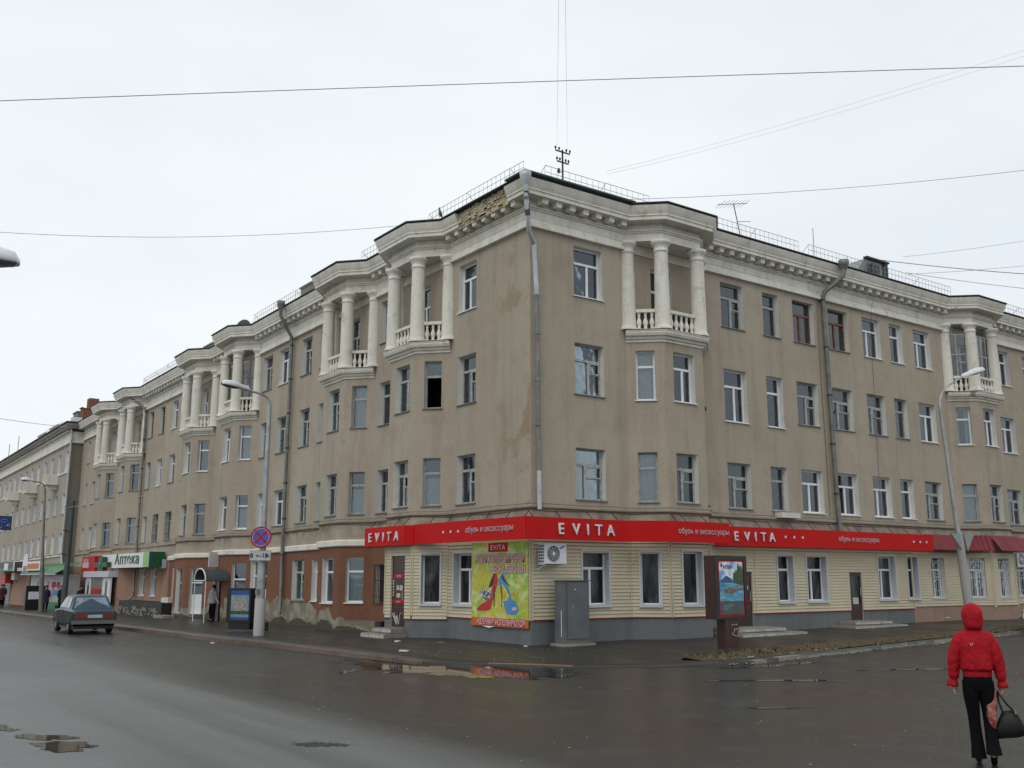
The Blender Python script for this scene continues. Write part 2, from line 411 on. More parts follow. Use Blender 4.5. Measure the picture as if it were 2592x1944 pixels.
KL = [(-5.25, 120), (-5.25, 75), (-5.3, 50), (-5.35, 35), (-5.5, 21), (-5.42, 12), (-5.3, 6.7), (-5.02, 2.5), (-4.75, -.3), (-4.55, -1.8), (-3.55, -2.9), (-2.4, -4.65), (-.6, -5.9), (1.6, -6.55), (6.2, -6.0), (10.3, -5.6), (16.8, -5.0), (30, -3.8), (60, -1.2), (120, 4)]
KH = [.12] * 8 + [.10, .05, .015, .015, .02, .07] + [.11] * 6
WALLP = [(0, 120), (0, 75), (0, 50), (0, 35), (0, 21), (0, 12), (0, 6.7), (0, 2.5), (0, .8), (0, 0), (0, 0), (0, 0), (.8, 0), (2.5, 0), (6.2, 0), (10.3, 0), (16.8, 0), (30, 0), (60, 0), (120, 0)]
rows = []
for i, (k, h, wp) in enumerate(zip(KL, KH, WALLP)):
    segs = 1
    r = []
    wx, wy = wp
    if wp[0] == 0 and wp[1] > 0: wx = 1.0
    if wp[1] == 0 and wp[0] > 0: wy = 1.0
    if wp == (0, 0): wx, wy = .6, .6
    for s in range(9):
        f = s / 8; x = k[0] + (wx - k[0]) * f; y = k[1] + (wy - k[1]) * f
        base = H(x, min(y, k[1]) if y > 0 and k[1] < 5 else y)
        lift = h + (.15 - h) * min(1, f * 1.3)
        r.append((x, y, base + lift))
    r.insert(0, (r[0][0], r[0][1], r[0][2] - .4))
    rows.append(r)
def sub_rows(rows, n):
    o = []
    for a, b in zip(rows, rows[1:]):
        for i in range(n): o.append([tuple(p[c] + (q[c] - p[c]) * i / n for c in range(3)) for p, q in zip(a, b)])
    o.append(rows[-1]); return o
mb = MB(); mb.grid(sub_rows(rows, 6), 0, True)
struct(mb.build('pavement', M['walk']))

# kerb stones
kerb = bpy.data.objects.new('kerb', None); col.objects.link(kerb); kerb['kind'] = 'structure'
def along(pl, step):
    pts = []; acc = 0
    for a, b in zip(pl, pl[1:]):
        A, B = Vector(a), Vector(b); L_ = (B - A).length; d = acc
        while d < L_:
            pts.append(tuple(A + (B - A) * (d / L_))); d += step
        acc = d - L_
    return pts
def kerbline(pl, hs, step, mat, wob):
    full = [(p[0], p[1], h) for p, h in zip(pl, hs)]
    pts = along(full, step)
    for a, b in zip(pts, pts[1:]):
        d = Vector((b[0] - a[0], b[1] - a[1])); L_ = d.length
        ang = math.atan2(d.y, d.x); m_ = MB()
        h = (a[2] + b[2]) / 2 + random.uniform(-wob, wob)
        m_.box(.004, L_ - .012, -.005, .15, -.14, 0.006)
        z = (H(a[0], a[1]) + H(b[0], b[1])) / 2 + h
        o = link('kerb_stone', m_.mesh(mat, name='kerb_stone'), kerb, (a[0], a[1], z), ang + random.uniform(-wob, wob) * .6)
    return
kerbline([p for p in KL[1:10]][::-1], KH[1:10][::-1], 1.0, M['kerb'], .010)
kerbline(KL[13:19], [.07, .08, .09, .10, .10, .10], 1.0, M['conc'], .022)
# low rusty strips lying at the rounded corner
kerbline([(-3.45, -2.86), (-2.28, -4.62)], [.035, .035], .70, M['rust'], .004)

# muddy verge on the right
def strip(inner, outer, dz, n=8, amp=.03, seed=1):
    rnd = random.Random(seed); rr = []
    for (a, b) in zip(along(inner, 1), along(outer, 1)):
        rr.append([(a[0] + (b[0] - a[0]) * f, a[1] + (b[1] - a[1]) * f, 0) for f in [i / n for i in range(n + 1)]])
    return rr
vi = [(.6, -5.1), (5.2, -4.55), (9.4, -4.3), (18, -3.9), (30, -2.9), (45, -1.6)]
vo = [(.9, -6.3), (6.2, -5.86), (10.3, -5.46), (16.8, -4.88), (30, -3.68), (45, -2.3)]
rr = []
N = 220
def lerp_pl(pl, f):
    L_ = [(Vector(b) - Vector(a)).length for a, b in zip(pl, pl[1:])]; d = f * sum(L_)
    for a, b, l in zip(pl, pl[1:], L_):
        if d <= l: return Vector(a) + (Vector(b) - Vector(a)) * (d / l)
        d -= l
    return Vector(pl[-1])
for i in range(N + 1):
    a = lerp_pl(vi, i / N); b = lerp_pl(vo, i / N); r = []
    for j in range(9):
        f = j / 8; p = a + (b - a) * f
        e = math.sin(f * math.pi) * min(1, i / 30)
        r.append((p.x + random.uniform(-.05, .05), p.y + random.uniform(-.04, .04), H(p.x, p.y) + (.135 - .12 * f * max(0, 1 - i / 25) if j else 0) + e * .05 + random.uniform(-.02, .03) * (e + .1)))
    rr.append(r)
mb = MB(); mb.grid(rr, 0, True)
struct(mb.build('verge', M['mud']))
# dead grass tufts and clods on the verge
mb = MB(); rnd = random.Random(3)
for i in range(2600):
    f = rnd.random() ** 1.15; a = lerp_pl(vi, f); b = lerp_pl(vo, f); p = a + (b - a) * rnd.uniform(.05, .98)
    z = H(p.x, p.y) + .14; an = rnd.uniform(0, 6.28); l = rnd.uniform(.04, .13); wd = rnd.uniform(.01, .03)
    dx, dy = math.cos(an), math.sin(an)
    mb.face([(p.x - dy * wd, p.y + dx * wd, z), (p.x + dy * wd, p.y - dx * wd, z), (p.x + dx * l, p.y + dy * l, z + rnd.uniform(.02, .09))], 0)
o = mb.build('dead_grass', M['grassd']); o['kind'] = 'stuff'; tag(o, 'flattened brown dead grass along the muddy verge in front of the shop', 'grass')
mb = MB()
def stone(mb, x, y, z, r, rnd):
    pr = [(.0, -.6), (.8, -.3), (1, .1), (.6, .6), (0, .75)]
    n = 6; k = [rnd.uniform(.75, 1.2) for _ in range(n)]
    mb.grid([[(x + q * r * k[i] * math.cos(6.283 * i / n), y + q * r * k[i] * math.sin(6.283 * i / n), z + h * r * .6) for i in range(n)] for q, h in pr], 0, False, True)
for i in range(700):
    f = rnd.random(); b = lerp_pl(vo, f); x = b.x + rnd.uniform(-.1, .1); y = b.y + rnd.gauss(-.15, .18)
    stone(mb, x, y, H(x, y) + .03 + (.09 if y > b.y - .02 else 0), rnd.uniform(.012, .05), rnd)
for i in range(160):
    x = rnd.uniform(-15.5, -9.5); y = rnd.uniform(-15, -5); stone(mb, x, y, H(x, y) + .002, rnd.uniform(.006, .016), rnd)
for i in range(120):
    x = rnd.uniform(-4.2, .3); y = rnd.uniform(-4.5, 8); stone(mb, x, y, H(x, y) + .13, rnd.uniform(.008, .022), rnd)
for i in range(90):
    x = rnd.uniform(-9.5, 9); y = rnd.uniform(-16, -6.8); stone(mb, x, y, H(x, y) + .003, rnd.uniform(.006, .02), rnd)
o = mb.build('gravel', M['conc']); o['kind'] = 'stuff'; tag(o, 'loose grit and small stones scattered over road, kerb and pavement', 'gravel')

# puddles
def blob(cx, cy, rx, ry, ang, seed, n=44, jag=.22):
    rnd = random.Random(seed); ph = [rnd.uniform(0, 6.28) for _ in range(6)]; pts = []
    for i in range(n):
        a = 6.28318 * i / n
        k = 1 + jag * (math.sin(2 * a + ph[0]) + .8 * math.sin(3 * a + ph[1]) + .6 * math.sin(5 * a + ph[2]) + .4 * math.sin(9 * a + ph[3]) + .3 * math.sin(13 * a + ph[4]))
        x, y = rx * k * math.cos(a), ry * k * math.sin(a)
        pts.append((cx + x * math.cos(ang) - y * math.sin(ang), cy + x * math.sin(ang) + y * math.cos(ang)))
    return pts
def puddle(poly, dz=.006):
    cx = sum(p[0] for p in poly) / len(poly); cy = sum(p[1] for p in poly) / len(poly); fs = [.02, .4, .7, .88, 1.0, 1.12]
    mb = MB(); mb.grid([[(cx + (x - cx) * f, cy + (y - cy) * f, H(cx + (x - cx) * f, cy + (y - cy) * f) + dz) for x, y in poly] for f in fs], 0, True, True)
    o = mb.build('puddle', M['puddle']); a = o.data.attributes.new('depth', 'FLOAT', 'POINT')
    a.data.foreach_set('value', [max(0, 1.12 - f) / 1.12 for f in fs for _ in poly]); struct(o)
puddle([(-4.95, -1.9), (-4.6, -2.1), (-4.1, -2.7), (-3.55, -3.1), (-3.0, -3.9), (-2.45, -4.85), (-2.3, -5.2), (-2.9, -5.6), (-3.3, -6.3), (-3.9, -6.6), (-4.2, -6.35), (-4.7, -6.4), (-4.9, -5.9), (-5.6, -5.6), (-5.5, -5.1), (-6.1, -4.6), (-5.8, -4.0), (-6.4, -3.3), (-6.0, -2.9), (-6.5, -2.2), (-6.0, -1.6), (-6.2, -.6), (-5.6, -.2), (-5.5, .9), (-5.15, .8), (-5.1, -.5)])
puddle(blob(1.55, -7.0, 1.2, .28, -.1, 4))
puddle(blob(-14.05, -9.35, .55, .3, -1.0, 5)); puddle(blob(-14.1, -8.45, .42, .24, -.9, 8)); puddle(blob(-14.5, -7.1, .5, .22, -1.1, 9))
puddle(blob(-6.9, -2.6, .5, .16, .9, 12)); puddle(blob(-.8, -9.3, 1.1, .16, -.6, 13)); puddle(blob(-4.2, -12.0, .6, .09, -.6, 15)); puddle(blob(3.5, -9.8, 1.4, .14, -.5, 17))

# ------------------------------------------------------------------ building toolkit
class Wall:
    """A is the viewer's left end, B the right end; t runs from A, depth d goes outward"""
    def __init__(s, A, B):
        s.A = Vector(A); s.B = Vector(B); d = s.B - s.A; s.len = d.length; s.t = d / s.len
        s.a = math.atan2(s.t.y, s.t.x); s.n = Vector((math.sin(s.a), -math.cos(s.a))); s.op = []
    def P(s, t, d, z):
        q = s.A + s.t * t + s.n * d; return (q.x, q.y, z)
    def build(s, name, mats, parent, z0, z1, ops=None, depth=.38, warp=True, zcut=None):
        ops = s.op if ops is None else ops
        ops = [o for o in ops if o[2] < z1 and o[3] > z0]
        ts = uniq([0, s.len] + [q for o in ops for q in (o[0], o[1]) if 0 < q < s.len] + (lin(0, s.len, 2.5) if s.len > 5 else []))
        zs = uniq([z0, z1] + [q for o in ops for q in (o[2], o[3]) if z0 < q < z1])
        mb = MB()
        for a, b in zip(ts, ts[1:]):
            for c, d in zip(zs, zs[1:]):
                tm, zm = (a + b) / 2, (c + d) / 2
                if any(o[0] < tm < o[1] and o[2] < zm < o[3] for o in ops): continue
                mb.face([s.P(a, 0, c), s.P(b, 0, c), s.P(b, 0, d), s.P(a, 0, d)], 0)
        for a, b, c, d in ops:
            lo_, hi_ = c < z0, d > z1; c, d = max(c, z0), min(d, z1)
            mb.face([s.P(a, 0, c), s.P(a, -depth, c), s.P(a, -depth, d), s.P(a, 0, d)], 1)
            mb.face([s.P(b, -depth, c), s.P(b, 0, c), s.P(b, 0, d), s.P(b, -depth, d)], 1)
            mb.face([s.P(a, 0, d), s.P(a, -depth, d), s.P(b, -depth, d), s.P(b, 0, d)], 1)
            mb.face([s.P(a, -depth, c), s.P(a, 0, c), s.P(b, 0, c), s.P(b, -depth, c)], 1)
        # weld so shading is continuous
        return mb.build(name, mats, parent, warp=warp)

CACHE = {}
FD = .18      # how deep the frames sit in the wall
def cached(key, fn):
    if key not in CACHE: CACHE[key] = fn()
    return CACHE[key]
def rnd2(v): return round(v * 20) / 20
def frame_mesh(w, h, style, split):
    mb = MB(); ft = .06 if style == 'pvc' else .055
    y0, y1 = FD, FD + .07
    mb.box(-w / 2, -w / 2 + ft, y0, y1, 0, h); mb.box(w / 2 - ft, w / 2, y0, y1, 0, h)
    mb.box(-w / 2 + ft, w / 2 - ft, y0, y1, 0, ft); mb.box(-w / 2 + ft, w / 2 - ft, y0, y1, h - ft, h)
    tz = h * .66
    if split != 'plain': mb.box(-w / 2 + ft, w / 2 - ft, y0 - .012, y1, tz, tz + .075)
    if split in ('l', 'r', 'c'):
        cx = {'l': -.08, 'r': .08, 'c': 0}[split] * w
        mb.box(cx - .04, cx + .04, y0 - .006, y1, ft, tz)
    if style == 'wood' and split in ('l', 'r', 'c'):
        # little vent sash
        cx = {'l': -.08, 'r': .08, 'c': 0}[split] * w
        x0, x1 = (cx + .04, w / 2 - ft)
        mb.box(x0, x1, y0 + .01, y1 - .01, tz - .38, tz - .34)
        mb.box(x0, x0 + .035, y0 - .02, y0 + .01, tz - .36, tz - .01); mb.box(x1 - .035, x1, y0 - .02, y0 + .01, tz - .36, tz - .01)
        mb.box(x0 + .035, x1 - .035, y0 - .02, y0 + .01, tz - .04, tz - .005); mb.box(x0 + .035, x1 - .035, y0 - .02, y0 + .01, tz - .36, tz - .32)
    if style == 'door':
        mb.box(-w / 2 + ft, w / 2 - ft, y0 + .02, y1 - .01, ft, h * .42)
    return mb
def pane_mesh(w, h, mat='glass'):
    mb = MB(); mb.box(-w / 2, w / 2, -.004, .004, 0, h); return mb.mesh(M[mat], name='pane')
def curtain_mesh(w, h, mat):
    mb = MB(); n = max(8, int(w / .035)); r0, r1 = [], []
    rn = random.Random(int(w * 1000 + h * 10))
    for i in range(n + 1):
        x = -w / 2 + w * i / n; y = .025 * math.sin(i * 1.35 + rn.uniform(-.4, .4)); r0.append((x, y, 0)); r1.append((x, y * .7, h))
    mb.grid([r0, r1], 0, True); return mb.mesh(mat, name='curtain')
WMAT = {'pvc': 'pvc', 'wood': 'woodw', 'brown': 'woodb', 'door': 'pvc', 'shop': 'pvc'}
RW = random.Random(21)

def window(wall, parent, t0, t1, z0, z1, style='pvc', split='c', curtain='rand', tilt=False, sill='tin', opening=True, inset=0.0, zwarp=True, openlow=False, label=None):
    """cuts the opening and hangs the window in it"""
    if opening: wall.op.append((t0, t1, z0, z1))
    w_, h_ = rnd2(t1 - t0) , rnd2(z1 - z0)
    w_, h_ = t1 - t0 , z1 - z0
    key = (round(w_, 2), round(h_, 2), style, split)
    me = cached(('f',) + key, lambda: frame_mesh(w_, h_, 'pvc' if style in ('shop',) else style, split).mesh(M[WMAT[style]], name='window'))
    c = wall.P((t0 + t1) / 2, -inset, z0); z = wz(c[1], z0) if zwarp else z0
    W = child('window', me, parent, (c[0], c[1], z), wall.a)
    ft = .058; tz = h_ * .66
    def sub(name, me, lx, ly, lz, ry=None):
        o = bpy.data.objects.new(name, me); col.objects.link(o); o.parent = W; o.location = (lx, ly, lz)
        if ry: o.rotation_euler = ry
        return o
    def pane(x0, x1, a, b, **k):
        pw, ph = x1 - x0, b - a
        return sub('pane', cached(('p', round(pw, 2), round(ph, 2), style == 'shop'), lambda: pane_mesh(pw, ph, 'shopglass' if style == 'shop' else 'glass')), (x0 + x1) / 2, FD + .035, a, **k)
    if split == 'plain': pane(-w_ / 2 + ft, w_ / 2 - ft, ft, h_ - ft)
    else:
        pane(-w_ / 2 + ft, w_ / 2 - ft, tz + .075, h_ - ft)
        if not openlow:
            if split in ('l', 'r', 'c'):
                cx = {'l': -.08, 'r': .08, 'c': 0}[split] * w_
                lo = ft
                if style == 'door': lo = h_ * .42
                pane(-w_ / 2 + ft, cx - .04, lo, tz); pane(cx + .04, w_ / 2 - ft, lo, tz)
            else: pane(-w_ / 2 + ft, w_ / 2 - ft, ft if style != 'door' else h_ * .42, tz)
    if tilt:
        # sash tilted inwards
        cx = {'l': -.08, 'r': .08, 'c': 0}.get(split, 0) * w_
        x0, x1 = (-w_ / 2 + ft, cx - .04) if tilt == 'l' else (cx + .04, w_ / 2 - ft)
        if split not in ('l', 'r', 'c'): x0, x1 = -w_ / 2 + ft, w_ / 2 - ft
        sw, sh = x1 - x0, tz - ft
        def sash():
            m_ = MB(); e = .05
            m_.box(-sw / 2, -sw / 2 + e, -.02, .02, 0, sh); m_.box(sw / 2 - e, sw / 2, -.02, .02, 0, sh)
            m_.box(-sw / 2 + e, sw / 2 - e, -.02, .02, 0, e); m_.box(-sw / 2 + e, sw / 2 - e, -.02, .02, sh - e, sh); return m_.mesh(M['pvc'], name='sash')
        sub('sash', cached(('s', round(sw, 2), round(sh, 2)), sash), (x0 + x1) / 2, FD + .08, ft, (R_(-9), 0, 0))
    if sill:
        ext = .04
        def sm():
            m_ = MB(); T = lambda x, y, z: (x, y, z + y * .12)
            m_.box(-w_ / 2 - ext, w_ / 2 + ext, -.055, FD + .005, -.045, -.015, T=T); return m_.mesh(M[{'tin': 'tin', 'white': 'pvc', 'grey': 'pvcgrey'}[sill]], name='sill')
        sub('sill', cached(('sl', round(w_, 2), sill), sm), 0, 0, .012)
    if curtain == 'rand': curtain = RW.choice(['none', 'net', 'net', 'half', 'brown', 'sides', 'sides', 'half', 'none', 'none', 'sides'])
    if curtain in ('net', 'white', 'brown'):
        sub('curtain', cached(('c', round(w_, 2), round(h_, 2), curtain), lambda: curtain_mesh(w_, h_, M[{'net': 'curtain', 'white': 'curtainw', 'brown': 'curtainb'}[curtain]])), 0  , FD + .18, 0)
    elif curtain == 'half':
        sub('curtain', cached(('c', round(w_, 2), round(h_ * .6, 2), 'net'), lambda: curtain_mesh(w_, h_ * .6, M['curtain'])), 0  , FD + .18, 0)
    elif curtain == 'sides':
        q = w_ * .3
        for sx in (-1, 1): sub('curtain', cached(('c', round(q, 2), round(h_, 2), 'net'), lambda: curtain_mesh(q, h_, M['curtain'])), sx * (w_ / 2 - q / 2)  , FD + .18, 0)
    if label: W['label'] = label
    return W

def offset_path(path, d):
    """offset a polyline outward (left->right seen from the street)"""
    out_ = []
    P = [Vector(p) for p in path]
    for i, p in enumerate(P):
        n0 = n1 = None
        if i > 0: t = (p - P[i - 1]).normalized(); n0 = Vector((t.y, -t.x))
        if i < len(P) - 1: t = (P[i + 1] - p).normalized(); n1 = Vector((t.y, -t.x))
        if n0 is None: n0 = n1
        if n1 is None: n1 = n0
        b = (n0 + n1); b /= max(.2, b.length_squared) / 2
        b = (n0 + n1) / (1 + n0.dot(n1))
        out_.append(p + b * d)
    return out_
def sweep(path, prof, mb, m=0, close=False, caps=True):
    cols = [offset_path(path, d) for d, z in prof]
    # dense along long runs so that the warp bends
    def dens(c):
        o = []
        for a, b in zip(c, c[1:]):
            k = max(1, int((b - a).length / 3)); o += [a + (b - a) * i / k for i in range(k)]
        o.append(c[-1]); return o
    # same density for every column: use path lengths
    ks = [max(1, int((Vector(b) - Vector(a)).length / 3)) for a, b in zip(path, path[1:])]
    def dens2(c):
        o = []
        for (a, b), k in zip(zip(c, c[1:]), ks): o += [a + (b - a) * i / k for i in range(k)]
        o.append(c[-1]); return o
    cols = [dens2(c) for c in cols]
    for (c0, (d0, z0)), (c1, (d1, z1)) in zip(zip(cols, prof), list(zip(cols, prof))[1:] + ([(cols[0], prof[0])] if close else [])):
        mb.grid([[(p.x, p.y, z0) for p in c0], [(p.x, p.y, z1) for p in c1]], m, False)
    if caps:
        for e in (0, -1): mb.face([(c[e].x, c[e].y, z) for c, (d, z) in zip(cols, prof)], m)

# ------------------------------------------------------------------ the corner building
WARP[0], WARP[1] = .0085, 10.0
B = thing('apartment_building', 'long tan four-storey apartment building with white columned balconies wrapping the street corner', 'building')
WL = Wall((0, 55.6), (0, 0)); WR = Wall((0, 0), (45, 0))
LU = lambda u: 55.6 - u
ROWS = {4: (10.51, 12.10), 3: (7.44, 9.02), 2: (4.27, 5.80)}
LB = [4.38, 9.65, 21.1, 26.85, 39.25, 45.0]; RB = [3.78, 21.95]; CU, FR = .87, 1.74
Lwins = [(2.87, 3.92), (8.33, 9.28), (14.05, 14.5), (15.35, 16.38), (17.77, 18.83), (19.6, 20.7), (24.87, 25.72), (31.35, 32.1), (33.2, 34.25), (35.6, 36.6), (37.85, 38.75), (43.6, 44.5), (51.1, 52.0), (53.3, 54.0)]
Rwins = [(1.68, 2.84), (8.24, 9.39), (10.42, 11.3), (12.08, 13.28), (14.15, 15.37), (16.3, 17.47), (18.1, 18.97), (19.78, 20.98), (26.1, 27.3), (28.5, 29.7), (31, 32.1), (33.5, 34.6)]
sp = {('L', 4): ['pvc', 'wood', 'wood', 'wood', 'pvc', 'wood', 'wood', 'wood', 'pvc', 'brown', 'brown', 'wood', 'wood', 'wood'],
      ('L', 3): ['wood', 'wood', 'wood', 'wood', 'wood', 'wood', 'wood', 'wood', 'pvc', 'pvc', 'wood', 'wood', 'wood', 'wood'],
      ('L', 2): ['wood', 'wood', 'wood', 'wood', 'pvc', 'pvc', 'pvc', 'wood', 'wood', 'wood', 'wood', 'wood', 'pvc', 'pvc'],
      ('R', 4): ['pvc', 'wood', 'wood', 'brown', 'brown', 'pvc', 'pvc', 'pvc', 'pvc', 'pvc', 'wood', 'pvc'],
      ('R', 3): ['wood', 'pvc', 'pvc', 'wood', 'wood', 'wood', 'wood', 'pvc', 'pvc', 'wood', 'pvc', 'wood'],
      ('R', 2): ['wood', 'wood', 'wood', 'pvc', 'pvc', 'pvc', 'pvc', 'wood', 'wood', 'pvc', 'wood', 'wood']}
tilts = {('L', 4, 4): 'l', ('L', 2, 4): 'r', ('L', 2, 5): None, ('R', 2, 3): 'r', ('R', 2, 4): 'l', ('R', 4, 7): 'l'}
for row, (z0, z1) in ROWS.items():
    for i, (a, b) in enumerate(Lwins):
        st = sp[('L', row)][i]
        window(WL, B, LU(b), LU(a), z0, z1, st, ('n' if b - a < .9 else RW.choice('lrc')), tilt=tilts.get(('L', row, i)), sill='white' if (st == 'pvc' and RW.random() < .5) else 'tin')
    for i, (a, b) in enumerate(Rwins):
        st = sp[('R', row)][i]; zz = z0
        if row == 3 and i in (1, 2): zz = 7.21
        window(WR, B, a, b, zz, z1, st, ('n' if b - a < .95 else RW.choice('lrc')), tilt=tilts.get(('R', row, i)), sill='white' if st == 'pvc' else 'tin')
# doors at the back of the balconies
for j in LB:
    c = j + CU + FR / 2; window(WL, B, LU(c + .55), LU(c - .4), 9.72, 11.95, RW.choice(['pvc', 'wood', 'pvc']), 'l', curtain='net', sill=None)
for j in RB:
    c = j + CU + FR / 2 - .05; window(WR, B, c - .55, c + .42, 9.72, 11.95, 'pvc', 'c', curtain='net', sill=None)
def ground_wins_left():
    L = [(2.95, 4.0, 1.18, 2.73, 'shop', 'r', 'grey'), (8.35, 9.22, 1.1, 2.45, 'brown', 'plain', None), (13.94, 14.54, 1.1, 2.72, 'pvc', 'n', 'white'), (15.3, 16.45, 1.1, 2.72, 'wood', 'c', 'tin'),
         (19.16, 21.05, .6, 2.76, 'door', 'c', None), (30.9, 32.3, .85, 2.55, 'wood', 'c', 'tin'), (35.25, 36.25, .97, 2.5, 'pvc', 'c', 'white'), (37.4, 38.45, .97, 2.5, 'pvc', 'c', 'white'), (39.85, 40.9, .97, 2.5, 'pvc', 'c', 'white')]
    for a, b, z0, z1, st, spl, sl in L:
        window(WL, B, LU(b), LU(a), z0 + .0085 * max(0, a - 10), z1 + .0085 * max(0, a - 10), st, spl, curtain='half' if a > 10 else 'sides', sill=sl)
ground_wins_left()
GR = [(1.85, 2.88, 1.2, 2.76, 'shop', 'l'), (10.5, 11.32, 1.18, 2.76, 'shop', 'n'), (12.05, 13.14, 1.18, 2.76, 'shop', 'l'), (16.22, 17.3, 1.2, 2.78, 'shop', 'l'), (18.1, 18.8, 1.2, 2.78, 'shop', 'n'),
      (19.72, 20.66, 1.2, 2.8, 'pvc', 'c'), (26.2, 27.3, 1.2, 2.8, 'pvc', 'c')]
for a, b, z0, z1, st, spl in GR: window(WR, B, a, b, z0, z1, st, spl, curtain='half' if st == 'pvc' else 'none', sill='grey')
# door openings

WR.op.append((8.2, 9.18, .38, 2.17)); WR.op.append((14.45, 15.17, .48, 2.16))
for j in LB: WL.op.append((LU(j + 2 * CU + FR) + .12, LU(j) - .12, -.3, 9.25))
for j in RB: WR.op.append((j + .12, j + 2 * CU + FR - .12, -.3, 9.25))
WL.build('wall', [M['stucco'], M['reveal']], B, 3.12, 13.1)
WR.build('wall', [M['stucco'], M['reveal']], B, 3.12, 13.1)
def part_wall(wall, t0, t1, z0, z1, mats, name='wall'):
    W2 = Wall(wall.P(t0, 0, 0)[:2], wall.P(t1, 0, 0)[:2])
    ops = [(a - t0, b - t0, c, d) for a, b, c, d in wall.op if b > t0 and a < t1]
    return W2.build(name, mats, B, z0, z1, ops)
part_wall(WL, LU(55.6), LU(33.0), -.9, 3.12, [M['pink'], M['reveal']])
part_wall(WL, LU(33.0), LU(5.5), -.9, 3.12, [M['red'], M['reveal']])
part_wall(WL, LU(5.5), LU(0), -.9, 3.12, [M['plinthgrey'], M['reveal']])
part_wall(WR, 0, 18.4, -.9, 3.12, [M['plinthgrey'], M['reveal']])
part_wall(WR, 18.4, 45, -.9, 3.12, [M['plinthpink'], M['reveal']])
mb = MB(); mb.face([(45, 0, -1), (45, 14, -1), (45, 14, 13.2), (45, 0, 13.2)]); mb.build('end_wall', M['stucco'], B)
# rooms behind
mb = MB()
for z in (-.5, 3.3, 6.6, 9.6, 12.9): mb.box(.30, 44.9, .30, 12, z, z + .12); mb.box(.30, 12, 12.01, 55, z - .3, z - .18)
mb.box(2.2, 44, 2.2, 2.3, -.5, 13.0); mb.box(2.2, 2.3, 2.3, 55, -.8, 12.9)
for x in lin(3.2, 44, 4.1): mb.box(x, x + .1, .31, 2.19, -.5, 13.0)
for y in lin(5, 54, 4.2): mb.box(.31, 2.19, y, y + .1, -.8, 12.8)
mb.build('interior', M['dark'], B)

def bay(wall, j_t, side, parent, gmats, wins, ground=True, gwin=None, shopw=False):
    """three-sided bay: t positions run viewer left->right"""
    t0, t1, t2, t3 = j_t, j_t + CU, j_t + CU + FR, j_t + 2 * CU + FR
    pts = [wall.P(t0, 0, 0)[:2], wall.P(t1, .8, 0)[:2], wall.P(t2, .8, 0)[:2], wall.P(t3, 0, 0)[:2]]
    W = [Wall(pts[0], pts[1]), Wall(pts[1], pts[2]), Wall(pts[2], pts[3])]
    order = W if side == 'R' else W
    cant = 0 if side == 'R' else 2
    for row in (3, 2):
        z0, z1 = ROWS[row]
        s1, s2 = wins[row]
        f0 = .40
        window(W[1], parent, f0, f0 + .94, z0, z1, s1, RW.choice('lrc'), tilt='l' if (s1 == 'pvc' and RW.random() < .5) else None, curtain='rand', sill='white' if s1 == 'pvc' else 'tin')
        cl = W[cant].len
        window(W[cant], parent, cl / 2 - .3, cl / 2 + .3, z0, z1, s2 if s2 != 'open' else 'wood', 'n', curtain='none' if s2 == 'open' else 'rand', openlow=(s2 == 'open'), sill='white' if s2 == 'pvc' else 'tin')
        oc = 2 - cant
        window(W[oc], parent, cl / 2 - .3, cl / 2 + .3, z0, z1, 'wood', 'n', curtain='net')
    if gwin:
        for k, a, b, z0, z1, st, spl, sl in gwin:
            if st == 'opening': W[k].op.append((a, b, z0, z1))
            else: window(W[k], parent, a, b, z0, z1, st, spl, curtain='none' if st == 'shop' else 'half', sill=sl)
    for k in range(3):
        W[k].build('bay_wall', [M['stucco'], M['reveal']], parent, 3.12, 9.34)
        W[k].build('bay_wall', gmats, parent, -.9, 3.12)
    return W, pts
gL = [M['red'], M['reveal']]; gS = [M['plinthgrey'], M['reveal']]; gP = [M['pink'], M['reveal']]
wy = lambda u: .0085 * max(0, u - 10)
lbw = [{3: ('wood', 'open'), 2: ('wood', 'wood')}, {3: ('wood', 'wood'), 2: ('wood', 'wood')}, {3: ('pvc', 'pvc'), 2: ('pvc', 'pvc')}, {3: ('pvc', 'pvc'), 2: ('wood', 'wood')}, {3: ('wood', 'wood'), 2: ('wood', 'wood')}, {3: ('wood', 'wood'), 2: ('pvc', 'wood')}]
lbg = [[(2, .3, .93, 1.18, 2.74, 'shop', 'plain', 'grey'), (1, .42, 1.32, .44, 2.74, 'opening', '', '')],
       [(1, .38, 1.32, 1.10, 2.72, 'pvc', 'n', 'white'), (2, .28, .95, 1.12, 2.72, 'pvc', 'n', 'white')],
       [(1, .14, 1.22, -.3, 2.05, 'opening', '', ''), (2, .28, .98, .5, 2.74, 'door', 'n', None)],
       [(1, .4, 1.3, .4, 2.6, 'wood', 'c', None), (2, .28, .98, .38, 2.62, 'door', 'n', None)],
       [], []]
LW = []
for j, wv, gw, gm in zip(LB, lbw, lbg, [gS, gL, gL, gL, gP, gP]):
    LW.append(bay(WL, LU(j + 2 * CU + FR), 'L', B, gm, wv, gwin=gw))
RWs = []
for j, wv, gw in zip(RB, [{3: ('pvc', 'pvc'), 2: ('wood', 'wood')}, {3: ('pvc', 'pvc'), 2: ('wood', 'wood')}],
                     [[(0, .28, .88, 1.18, 2.76, 'shop', 'plain', 'grey'), (1, .5, 1.36, 1.18, 2.78, 'shop', 'plain', 'grey')], [(0, .3, .9, 1.2, 2.8, 'pvc', 'c', 'grey'), (1, .45, 1.3, 1.2, 2.8, 'pvc', 'c', 'grey')]]):
    RWs.append(bay(WR, j, 'R', B, gS if j < 10 else [M['plinthpink'], M['reveal']], wv, gwin=gw))

